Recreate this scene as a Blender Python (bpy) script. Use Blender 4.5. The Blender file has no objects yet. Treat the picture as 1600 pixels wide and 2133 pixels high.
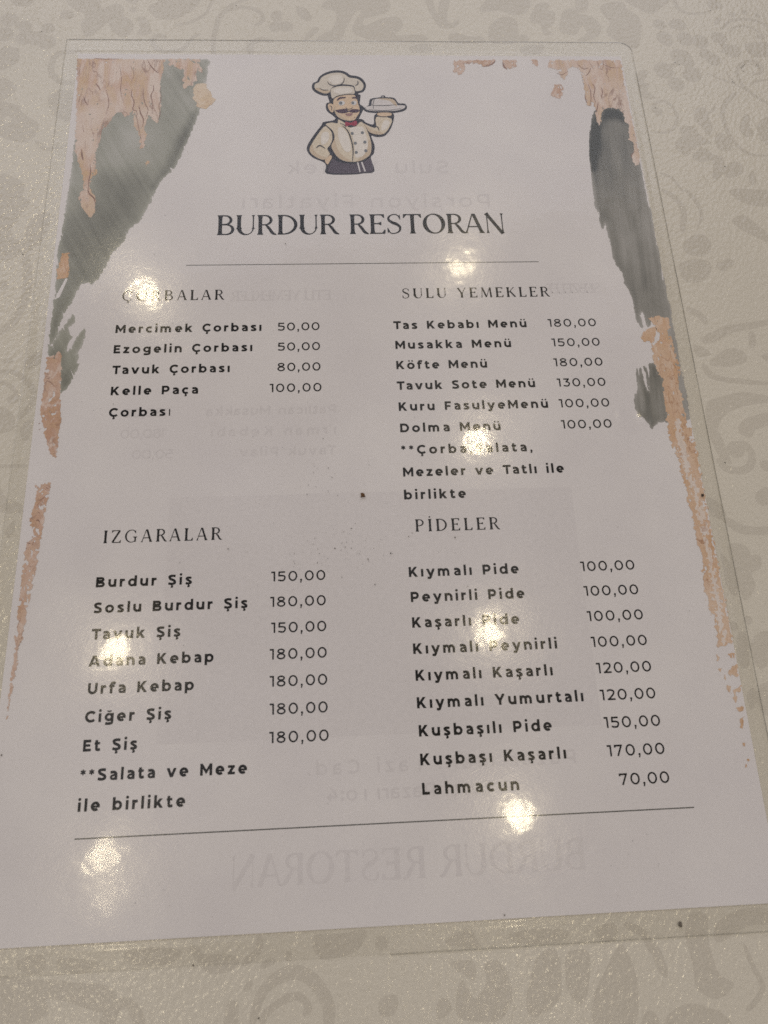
import bpy, math, random
import numpy as np
from mathutils import Matrix, Vector

# ---------------------------------------------------------------- camera, world, lamps, exposure
scene = bpy.context.scene
COL = scene.collection
MM = 0.001

cam_data = bpy.data.cameras.new("camera")
cam = bpy.data.objects.new("camera", cam_data)
COL.objects.link(cam)
cam_data.sensor_fit = 'HORIZONTAL'
cam_data.sensor_width = 36.0
cam_data.lens = 36.0 * 1399.34 / 1600.0
cam_data.clip_start = 0.01
cam_data.clip_end = 50.0


def rodrigues(w):
    w = np.array(w, float)
    th = np.linalg.norm(w)
    k = w / th
    K = np.array([[0, -k[2], k[1]], [k[2], 0, -k[0]], [-k[1], k[0], 0]])
    return np.eye(3) + math.sin(th) * K + (1 - math.cos(th)) * K @ K


RW = rodrigues((-0.2977, 0.0447, 0.0356)).T
M = Matrix.Identity(4)
for i in range(3):
    for j in range(3):
        M[i][j] = RW[i, j]
M.translation = Vector((-6.6935 * MM, -97.1122 * MM, 197.1571 * MM))
cam.matrix_world = M
cam_data.dof.use_dof = True
cam_data.dof.focus_distance = 0.232
cam_data.dof.aperture_fstop = 30.0
scene.camera = cam

world = bpy.data.worlds.new("World")
scene.world = world
world.use_nodes = True
bg = world.node_tree.nodes["Background"]
bg.inputs[1].default_value = 0.25
# the dim dining room around the table: soft lighter and darker, cooler and warmer areas of wall and ceiling
wt = world.node_tree
w_tc = wt.nodes.new("ShaderNodeTexCoord")
w_no = wt.nodes.new("ShaderNodeTexNoise")
w_no.inputs["Scale"].default_value = 4.5
w_no.inputs["Detail"].default_value = 2.0
w_no.inputs["Distortion"].default_value = 0.6
w_rp = wt.nodes.new("ShaderNodeValToRGB")
w_e = w_rp.color_ramp.elements
w_e[0].position, w_e[0].color = 0.36, (0.24, 0.225, 0.22, 1)
w_e[1].position, w_e[1].color = 0.70, (3.6, 3.45, 3.6, 1)
w_m = w_e.new(0.50)
w_m.color = (0.92, 0.89, 0.93, 1)
wt.links.new(w_tc.outputs["Generated"], w_no.inputs["Vector"])
wt.links.new(w_no.outputs["Fac"], w_rp.inputs[0])
wt.links.new(w_rp.outputs[0], bg.inputs[0])

LAMP_COLOR = (1.0, 0.85, 0.57)
# ceiling bulbs of the dining room, two rows, 1.5 m above the table
for (lx, ly, pw) in [(0.345, 1.180, 3.0), (0.345, 0.628, 2.6), (0.345, 0.098, 2.6), (0.350, -0.330, 2.4), (0.345, -0.85, 0.9), (0.345, -1.38, 0.8),
                     (-0.590, 1.106, 3.0), (-0.587, 0.085, 2.6), (-0.572, -0.372, 1.5), (-0.560, -0.455, 0.6), (-0.570, -0.90, 0.9), (-0.570, -1.40, 0.8)]:
    ld = bpy.data.lights.new("ceiling_bulb", 'POINT')
    ld.energy = pw * 1.22
    ld.color = LAMP_COLOR
    ld.shadow_soft_size = 0.031
    lo = bpy.data.objects.new("ceiling_bulb", ld)
    COL.objects.link(lo)
    lo.location = (lx, ly, 1.5)
# added cool fill beyond the table, so the sheet brightens towards its far end
ad = bpy.data.lights.new("added_far_fill", 'AREA')
ad.shape = 'RECTANGLE'
ad.size, ad.size_y = 2.8, 0.8
ad.energy = 7.5
ad.color = (0.86, 0.88, 1.0)
ao = bpy.data.objects.new("added_far_fill", ad)
COL.objects.link(ao)
ao.location = (-0.25, 1.35, 1.05)
ao.rotation_euler = (Vector((0, 0.05, 0)) - ao.location).to_track_quat('-Z', 'Y').to_euler()

scene.view_settings.view_transform = 'Standard'
scene.view_settings.look = 'None'
scene.view_settings.exposure = 0.09
scene.view_settings.gamma = 1.0
scene.view_settings.use_curve_mapping = False
scene.cycles.max_bounces = 10
scene.cycles.transparent_max_bounces = 24
scene.cycles.use_denoising = False
scene.cycles.sample_clamp_indirect = 4.0
scene.cycles.caustics_reflective = False
scene.cycles.caustics_refractive = False
scene.cycles.pixel_filter_type = 'BLACKMAN_HARRIS'
scene.cycles.filter_width = 1.6

TEXT = [
    ('name','Mercimek Çorbası',-82.28,27.22,-34.61),
    ('price','50,00',-29.22,27.22,-15.37),
    ('name','Ezogelin Çorbası',-82.33,19.69,-37.5),
    ('price','50,00',-29.19,19.69,-15.31),
    ('name','Tavuk Çorbası',-82.22,12.15,-44.66),
    ('price','80,00',-29.31,12.15,-15.26),
    ('name','Kelle Paça',-82.11,4.62,-54.54),
    ('price','100,00',-31.74,4.62,-15.05),
    ('name','Çorbas',-82.12,-2.92,-64.49),
    ('thin','ı',-63.43,-2.92,-62.84),
    ('name','Burdur Şiş',-81.65,-57.35,-53.94),
    ('price','150,00',-30.81,-57.35,-14.81),
    ('name','Soslu Burdur Şiş',-81.72,-64.89,-37.58),
    ('price','180,00',-31.04,-64.89,-14.79),
    ('name','Tavuk Şiş',-81.63,-72.43,-56.59),
    ('price','150,00',-30.7,-72.43,-14.77),
    ('name','Adana Kebap',-81.78,-79.97,-46.93),
    ('price','180,00',-31.05,-79.97,-14.76),
    ('name','Urfa Kebap',-81.41,-87.51,-52.17),
    ('price','180,00',-30.99,-87.51,-14.75),
    ('name','Ciğer Şiş',-81.54,-95.05,-58.04),
    ('price','180,00',-30.93,-95.05,-14.74),
    ('name','Et Şiş',-81.4,-102.59,-66.86),
    ('price','180,00',-31.0,-102.59,-14.61),
    ('name','**Salata ve Meze',-81.51,-110.13,-36.91),
    ('name','ile birlikte',-81.45,-117.67,-53.23),
    ('name','Tas Kebabı Menü',9.36,27.12,54.54),
    ('price','180,00',61.95,27.12,78.51),
    ('name','Musakka Menü',9.66,19.61,48.53),
    ('price','150,00',62.39,19.61,78.79),
    ('name','Köfte Menü',9.62,12.09,39.76),
    ('price','180,00',62.15,12.09,78.72),
    ('name','Tavuk Sote Menü',9.43,4.58,55.05),
    ('price','130,00',62.4,4.58,78.67),
    ('name','Kuru FasulyeMenü',9.69,-2.94,58.51),
    ('price','100,00',62.15,-2.94,78.87),
    ('name','Dolma Menü',9.79,-10.45,42.16),
    ('price','100,00',62.02,-10.45,78.59),
    ('name','**Çorba,Salata,',9.74,-17.97,51.65),
    ('name','Mezeler ve Tatlı ile',9.96,-25.48,61.02),
    ('name','birlikte',9.89,-33.0,29.19),
    ('name','Kıymalı Pide',10.09,-57.35,43.32),
    ('price','100,00',62.29,-57.35,78.9),
    ('name','Peynirli Pide',10.27,-64.89,44.3),
    ('price','100,00',62.35,-64.89,78.93),
    ('name','Kaşarlı Pide',10.28,-72.43,41.94),
    ('price','100,00',62.34,-72.43,79.17),
    ('name','Kıymalı Peynirli',10.15,-79.97,52.36),
    ('price','100,00',62.52,-79.97,79.17),
    ('name','Kıymalı Kaşarlı',10.43,-87.51,50.19),
    ('price','120,00',63.06,-87.51,79.24),
    ('name','Kıymalı Yumurtalı',10.41,-95.05,58.22),
    ('price','120,00',63.12,-95.05,79.27),
    ('name','Kuşbaşılı Pide',10.53,-102.59,48.17),
    ('price','150,00',63.19,-102.59,79.42),
    ('name','Kuşbaşı Kaşarlı',10.5,-110.13,51.36),
    ('price','170,00',63.09,-110.13,79.42),
    ('name','Lahmacun',10.58,-117.67,37.31),
    ('price','70,00',65.42,-117.67,79.52),
    ('title','BURDUR RESTORAN',-50.48,65.46,50.94),
    ('head','ÇORBALAR',-80.96,39.45,-47.27),
    ('head','SULU YEMEKLER',12.87,39.06,63.81),
    ('head','IZGARALAR',-80.5,-44.08,-45.67),
    ('head','PİDELER',12.88,-43.41,38.77),
]
BRUSH = {
    'left': [(-73.87,145.41),(-56.6,145.97),(-56.08,142.81),(-56.55,134.77),(-58.39,121.27),(-60.66,112.37),(-63.23,104.07),(-66.31,94.33),(-70.22,89.96),(-72.44,84.46),(-74.58,78.27),(-77.14,71.91),(-77.14,71.42),(-80.62,68.06),(-81.81,63.22),(-85.17,59.21),(-87.17,53.77),(-88.93,49.49),(-91.32,45.97),(-92.57,46.69),(-94.89,46.02),(-96.12,43.22),(-97.48,38.7),(-99.2,35.28),(-100.49,30.53),(-101.22,26.16),(-102.39,23.51),(-103.14,19.56),(-103.31,26.87),(-103.25,36.38),(-103.36,43.32),(-103.46,50.39),(-103.93,61.24),(-103.16,70.51),(-103.09,76.18),(-102.64,90.23),(-102.6,110.04),(-102.48,128.06),(-101.6,142.11)],
    'left_low': [(-96.51,34.55),(-97.78,32.52),(-98.78,30.84),(-100.26,28.16),(-102.33,22.85),(-102.99,19.56),(-101.79,17.57),(-99.23,17.52),(-97.78,5.56),(-95.77,8.07),(-94.57,10.28),(-93.95,12.85),(-92.82,16.08),(-93.71,16.43),(-93.4,19.37),(-94.0,19.72),(-92.34,23.66),(-92.2,25.33),(-91.48,28.68),(-92.55,29.38),(-93.8,27.04),(-95.26,24.05),(-96.45,21.41),(-97.25,20.77),(-97.15,22.75),(-96.02,26.07),(-96.98,27.09),(-97.52,29.8),(-95.93,31.47),(-95.83,33.52)],
    'right': [(90.85,121.13),(94.44,122.69),(97.27,123.08),(100.26,122.5),(102.35,119.99),(103.44,115.01),(104.44,105.58),(104.4,95.62),(104.5,90.54),(104.61,83.75),(104.66,76.72),(105.11,74.57),(104.98,64.78),(105.05,55.21),(104.97,44.93),(105.19,36.72),(104.97,29.56),(100.86,27.41),(98.58,27.89),(96.34,26.17),(95.72,29.71),(95.35,32.38),(94.35,31.06),(94.84,26.64),(93.99,26.21),(93.09,27.99),(92.59,32.42),(92.68,36.9),(91.91,40.99),(90.73,43.75),(90.54,47.9),(89.34,50.7),(88.47,51.64),(88.07,58.71),(87.94,64.94),(87.52,69.31),(86.57,66.89),(85.4,68.84),(85.45,73.74),(84.99,76.86),(85.21,82.81),(85.34,89.2),(85.57,95.32),(85.85,100.8),(86.68,106.35),(87.79,111.98),(88.91,115.77)],
    'right_edge': [(104.46,30.01),(105.09,29.56),(105.33,19.05),(105.01,10.51),(105.22,2.97),(105.13,-4.0),(104.97,-8.04),(103.58,-8.41),(102.51,-5.97),(102.44,0.15),(101.98,6.37),(101.93,10.57),(102.24,16.95),(101.56,22.15),(101.36,25.65)],
    'right_low': [(89.46,10.82),(90.49,11.22),(91.38,10.78),(91.86,5.33),(92.16,2.43),(92.92,2.41),(92.77,8.65),(92.28,11.61),(92.85,11.6),(93.92,8.63),(94.14,12.42),(95.74,12.81),(97.32,10.66),(99.69,6.42),(98.68,-1.82),(97.45,-9.07),(94.09,-8.99),(91.46,-11.32),(90.73,-8.91),(88.12,-6.44),(87.37,-4.0),(87.31,-0.75),(88.75,2.5),(89.39,4.14),(89.14,7.47)],
    'right_dark': [(90.6,120.36),(91.29,120.94),(91.1,117.29),(91.39,113.87),(92.21,115.01),(92.63,118.44),(94.33,121.83),(97.17,122.38),(100.17,121.84),(101.68,119.6),(101.73,115.39),(99.95,116.15),(97.61,116.91),(95.17,116.91),(93.07,115.01),(91.33,111.22),(90.91,105.6),(89.94,100.06),(88.09,96.4),(86.96,93.51),(85.97,92.79),(85.9,98.24),(86.27,103.75),(87.79,111.98),(88.91,115.77)],
    'right_streak': [(85.77,93.51),(87.55,94.59),(87.99,89.18),(88.19,82.08),(89.25,75.09),(89.47,70.51),(85.72,70.54),(85.13,76.86),(85.21,82.81)],
    'right_core': [(97.2,74.63),(100.32,74.61),(100.48,62.41),(100.2,52.91),(99.16,41.34),(97.24,41.83),(97.15,51.54),(96.79,62.45)],
    'left_dark': [(-59.21,121.27),(-58.39,121.27),(-60.66,112.37),(-63.23,104.07),(-66.31,94.33),(-70.22,89.96),(-72.44,84.46),(-74.1,86.04),(-70.43,93.95),(-67.09,103.67),(-64.26,112.37),(-61.6,119.13)],
    'left_green': [(-92.62,90.07),(-81.74,92.0),(-73.47,86.03),(-77.14,71.91),(-80.62,68.06),(-85.17,59.21),(-88.93,49.49),(-96.12,43.22),(-100.49,30.53),(-102.95,26.19),(-103.36,43.32),(-103.78,61.24),(-102.87,73.9)],
    'left_pale': [(-91.19,112.38),(-83.36,116.15),(-73.45,113.63),(-78.83,95.99),(-85.04,94.01),(-93.73,96.04),(-93.92,106.18)],
    'gap': [(-100.2,48.92),(-99.54,48.2),(-101.53,41.2),(-102.93,40.52),(-102.77,41.91)],
}
BARK = {
    'corner': [(-105.15,145.85),(-98.8,145.93),(-88.74,146.0),(-79.3,145.83),(-73.22,145.87),(-72.35,145.42),(-72.93,143.61),(-73.03,139.14),(-73.46,134.7),(-73.17,126.41),(-72.7,123.82),(-72.96,119.55),(-73.53,115.1),(-75.22,116.16),(-76.13,117.85),(-77.0,118.69),(-77.78,115.31),(-78.46,113.21),(-77.1,109.46),(-77.54,106.15),(-77.52,103.28),(-78.81,103.28),(-79.42,105.33),(-79.44,108.22),(-80.11,111.13),(-81.87,113.21),(-82.56,118.69),(-83.56,119.11),(-85.26,117.63),(-86.89,119.96),(-88.52,119.96),(-89.96,117.42),(-91.35,114.47),(-93.39,111.55),(-93.57,107.83),(-94.04,103.73),(-94.79,101.29),(-94.21,96.05),(-93.28,92.45),(-93.97,91.27),(-95.26,91.67),(-95.49,86.94),(-94.82,84.6),(-93.23,82.26),(-92.82,79.17),(-93.12,75.34),(-93.7,73.07),(-95.0,73.84),(-97.48,77.67),(-98.91,81.52),(-98.34,83.84),(-97.54,85.39),(-98.11,90.1),(-100.05,96.07),(-102.02,102.12),(-102.81,114.47),(-103.93,131.53)],
    'corner_shred': [(-71.87,145.97),(-58.99,146.05),(-59.59,144.14),(-58.48,141.45),(-57.72,139.21),(-59.07,139.2),(-59.96,140.54),(-60.38,138.31),(-59.92,135.2),(-61.25,134.75),(-61.51,132.99),(-62.85,132.98),(-64.44,131.22),(-65.56,133.85),(-64.9,137.84),(-65.19,140.51),(-67.59,141.4),(-69.03,143.18),(-70.33,142.28),(-70.94,140.93),(-71.66,141.82),(-70.45,144.53)],
    'corner_blob': [(-60.19,133.43),(-57.87,134.1),(-56.5,133.45),(-56.1,131.69),(-54.72,130.38),(-54.3,127.76),(-52.74,126.02),(-53.53,124.72),(-54.81,122.99),(-56.4,121.27),(-58.09,122.13),(-59.44,122.99),(-59.84,124.71),(-61.42,126.87),(-60.65,128.18),(-61.44,131.23)],
    'fleck': [(-76.38,97.59),(-75.27,97.79),(-75.67,96.38),(-76.54,94.98),(-76.76,95.98)],
    'top_a': [(38.24,145.94),(54.33,146.41),(54.76,145.92),(53.13,143.57),(49.27,142.63),(48.93,144.16),(42.36,144.43),(42.05,140.45),(39.58,138.62),(37.84,140.43)],
    'top_b': [(57.4,146.37),(62.86,146.4),(63.0,143.01),(59.57,141.77),(58.56,141.15),(57.14,143.59)],
    'top_c': [(69.05,146.44),(71.67,146.46),(71.06,143.05),(69.3,144.28)],
    'top_d': [(76.65,133.94),(79.04,134.25),(79.73,132.14),(78.91,127.36),(76.74,126.76),(74.37,128.54),(75.89,131.53)],
    'right_corner': [(75.72,146.42),(104.45,146.59),(104.41,140.77),(104.23,132.83),(104.47,126.23),(104.45,117.37),(104.7,111.21),(104.75,103.71),(104.85,98.91),(104.15,95.98),(102.73,94.53),(101.72,96.72),(101.78,100.02),(103.47,102.23),(103.23,105.58),(101.94,107.07),(102.37,111.97),(102.87,114.24),(101.67,115.39),(101.7,117.68),(101.43,119.99),(100.15,121.73),(97.16,122.3),(94.34,121.91),(92.68,118.83),(92.36,115.39),(91.39,113.87),(90.79,116.15),(90.8,119.59),(91.47,121.14),(90.66,123.07),(90.82,126.57),(90.15,125.01),(89.43,123.07),(88.41,123.45),(87.84,127.34),(88.05,133.64),(87.74,139.63),(87.16,142.45),(87.51,141.3),(84.88,143.13),(82.81,141.89),(82.51,139.43),(80.72,136.38),(79.44,137.59),(78.86,140.64),(78.05,141.86),(75.27,142.46)],
    'right_flake': [(93.24,21.43),(92.99,22.3),(95.41,25.31),(98.33,26.36),(99.01,25.69),(98.05,22.21),(96.58,19.21),(95.89,20.95),(94.34,20.98)],
    'right_strand': [(97.29,29.68),(99.8,30.53),(100.98,30.51),(104.06,30.02),(103.78,26.04),(102.63,23.87),(104.21,21.67),(104.16,19.07),(104.2,14.77),(104.48,9.67),(103.13,6.35),(103.55,2.18),(103.62,-3.97),(103.66,-8.01),(103.3,-11.31),(104.91,-11.35),(103.82,-15.18),(105.28,-16.06),(104.85,-22.8),(104.92,-25.71),(105.0,-31.06),(104.66,-37.13),(104.74,-45.07),(104.81,-52.85),(104.88,-60.46),(104.94,-67.9),(104.75,-75.18),(104.76,-79.83),(99.89,-82.13),(100.51,-75.02),(100.92,-72.87),(99.73,-70.28),(99.45,-64.75),(99.87,-58.4),(100.38,-54.62),(99.81,-50.38),(99.84,-44.92),(99.73,-40.18),(99.2,-36.57),(99.72,-32.54),(98.82,-27.61),(98.49,-22.63),(98.21,-19.69),(97.0,-15.0),(96.92,-10.72),(97.18,-5.52),(97.17,-1.78),(97.56,3.97),(98.23,6.87),(97.04,8.98),(96.27,13.65),(96.78,19.2),(100.0,22.18),(98.51,27.45)],
    'flake_0': [(99.41,-83.77),(100.26,-84.32),(99.79,-85.34),(99.14,-85.19)],
    'flake_1': [(102.35,-83.36),(104.83,-83.2),(104.42,-85.26),(103.22,-84.44)],
    'flake_2': [(99.21,-87.64),(100.12,-89.21),(100.8,-91.28),(102.06,-90.31),(102.53,-89.31),(104.39,-90.15),(105.07,-86.06),(102.83,-87.78),(101.19,-89.26),(100.1,-87.93)],
    'flake_3': [(100.55,-92.54),(101.62,-92.58),(101.08,-93.95),(100.62,-93.55)],
    'flake_4': [(104.6,-92.45),(105.4,-92.48),(104.24,-94.2),(102.86,-94.4),(102.95,-96.66),(102.05,-97.13),(101.39,-95.1),(101.8,-94.36)],
    'flake_5': [(102.07,-98.38),(104.71,-98.48),(104.25,-99.46),(102.78,-100.14)],
    'flake_6': [(102.79,-101.38),(103.9,-101.18),(102.86,-104.33),(102.25,-104.06)],
    'flake_7': [(102.2,-108.19),(102.99,-108.23),(102.53,-109.17)],
    'flake_8': [(102.13,-111.79),(103.4,-112.57),(102.95,-113.5),(102.43,-113.48),(102.14,-114.89),(101.81,-114.64)],
    'strand_core': [(99.58,-8.19),(101.55,-7.37),(101.56,-14.27),(102.19,-19.79),(101.92,-26.87),(103.2,-31.83),(103.73,-37.5),(103.89,-45.05),(103.59,-52.81),(103.29,-60.4),(103.38,-67.84),(103.27,-75.12),(102.79,-80.47),(101.48,-81.48),(101.54,-75.42),(101.35,-69.61),(101.48,-62.96),(102.09,-54.68),(101.82,-48.89),(101.55,-43.01),(101.2,-37.43),(100.85,-31.76),(99.9,-25.99),(99.4,-19.72),(99.15,-14.21)],
    'left_shard': [(-103.26,18.77),(-100.87,19.65),(-99.8,21.01),(-98.9,19.15),(-98.2,12.74),(-97.93,3.79),(-96.7,-2.81),(-97.02,-7.54),(-97.01,-13.49),(-97.23,-17.05),(-97.87,-16.4),(-99.5,-13.42),(-101.13,-8.72),(-102.83,-3.53),(-103.35,-0.48),(-103.4,7.46),(-103.46,13.75)],
    'left_tail': [(-102.04,-25.36),(-97.98,-24.66),(-98.03,-27.91),(-98.53,-33.9),(-98.7,-39.41),(-99.02,-43.29),(-99.26,-51.31),(-100.1,-56.89),(-100.13,-57.81),(-100.61,-63.81),(-100.8,-68.95),(-101.2,-71.99),(-101.61,-74.99),(-101.54,-77.74),(-101.8,-81.93),(-102.08,-85.82),(-102.27,-89.43),(-102.5,-91.57),(-102.54,-93.23),(-102.68,-91.08),(-102.74,-87.48),(-102.7,-82.63),(-102.7,-78.44),(-102.83,-75.2),(-102.71,-71.93),(-103.04,-70.14),(-102.73,-66.32),(-103.01,-61.64),(-102.97,-56.39),(-103.15,-56.79),(-103.1,-49.29),(-103.06,-43.16),(-100.7,-41.3),(-102.69,-36.55),(-101.91,-31.81),(-101.4,-27.81)],
    'left_chip': [(-103.53,51.1),(-103.07,53.97),(-102.29,58.3),(-99.92,58.64),(-100.32,56.46),(-99.31,52.12),(-99.31,48.91),(-103.1,48.25)],
}
CRACKS = [([(-83.69,131.81),(-83.87,128.55),(-82.62,124.66),(-82.9,121.45),(-81.54,120.6),(-80.91,118.48)],0.301),([(-79.02,145.6),(-77.4,142.24),(-75.59,139.93),(-74.37,139.04)],0.335),([(-76.14,133.15),(-75.86,130.75),(-76.64,128.13),(-75.98,124.68),(-75.72,119.12)],0.301),([(-97.42,133.95),(-96.37,132.42),(-95.29,130.47)],0.402),([(-101.29,127.64),(-100.35,125.06),(-99.28,123.26)],0.301),([(-80.91,123.59),(-79.93,119.54),(-78.78,116.79),(-78.77,113.0)],0.402),([(-79.61,131.83),(-79.48,128.13),(-78.46,123.81),(-77.32,121.25),(-78.04,117.0)],0.234),([(-99.77,102.92),(-99.39,100.09),(-98.75,97.87)],0.469),([(-98.75,106.6),(-98.64,103.53)],0.368),([(-96.1,84.99),(-95.33,83.24),(-93.72,81.49),(-92.91,79.17)],0.469),([(-96.29,96.45),(-95.74,92.86),(-96.03,88.91),(-95.85,83.82)],0.301),([(-99.65,146.06),(-97.14,146.08),(-93.76,145.74),(-88.74,146.04)],0.268),([(-79.29,139.11),(-78.4,135.34)],0.268),([(-73.5,132.5),(-72.9,126.41),(-73.47,122.96),(-72.79,119.55),(-73.56,115.73)],0.201),([(-89.17,142.62),(-88.03,135.97),(-87.98,130.71),(-86.56,124.66)],0.167),([(-93.26,130.69),(-91.81,124.65),(-92.36,119.1)],0.201),([(-100.32,113.64),(-99.78,111.14)],0.536),([(-81.63,119.54),(-80.22,112.8),(-78.88,106.98)],0.167),([(-65.41,145.46),(-64.56,141.41)],0.201),([(-59.57,130.36),(-58.97,129.66)],0.536),([(-85.15,142.65),(-83.52,138.2),(-84.58,134.22)],0.167),([(-101.97,143.89),(-100.95,135.91)],0.201),([(92.05,142.68),(90.91,139.97),(89.37,138.23)],0.293),([(91.29,134.65),(92.32,132.39),(91.25,128.13),(91.72,124.82)],0.293),([(94.85,132.68),(94.92,130.11),(93.93,126.77)],0.322),([(89.84,134.25),(90.33,130.49),(89.8,125.59),(88.81,123.06)],0.264),([(87.83,128.91),(87.88,126.95),(88.1,124.61)],0.293),([(92.58,125.21),(91.73,121.91),(91.0,120.36)],0.322),([(104.08,134.7),(103.07,132.7)],0.41),([(100.92,145.98),(101.12,145.17)],0.352),([(96.87,144.53),(100.08,142.72),(103.83,142.54)],0.205),([(103.38,101.68),(101.78,99.65),(101.64,98.37)],0.264),([(97.26,131.69),(96.84,126.58)],0.146),([(100.08,129.73),(101.2,124.64),(101.57,118.83)],0.146),([(87.89,138.43),(88.15,133.25)],0.205),([(54.68,146.17),(53.8,144.8),(52.19,143.69),(49.52,142.81)],0.446),([(57.43,145.13),(57.79,142.98),(58.83,141.46)],0.536),([(78.55,132.14),(78.82,130.82)],0.446),([(86.95,144.38),(89.02,141.92),(91.49,142.55)],0.268),([(78.27,139.72),(80.06,138.81),(82.66,140.66)],0.223),([(-99.04,-26.05),(-98.18,-26.36)],0.844),([(-99.6,-30.76),(-99.16,-30.69)],0.563),([(-100.78,-33.64),(-99.78,-34.34)],0.469),([(-102.67,-36.74),(-102.13,-36.56)],0.563),([(-102.26,-35.38),(-101.83,-35.98)],0.469),([(-102.87,-43.17),(-101.73,-43.59)],0.751),([(-102.92,-45.09),(-102.52,-44.72)],0.422),([(-101.07,-44.0),(-100.89,-42.92)],0.328),([(-102.69,-46.44),(-101.75,-46.74)],0.328),([(-103.47,-4.81),(-103.04,-4.47)],0.422),([(-103.17,-6.88),(-102.83,-6.46)],0.422),([(-99.19,-32.89),(-98.8,-33.1)],0.469),([(-100.84,-36.6),(-100.31,-36.3),(-99.68,-37.03)],0.281),([(-99.52,-35.06),(-98.9,-35.67)],0.281)]
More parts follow.
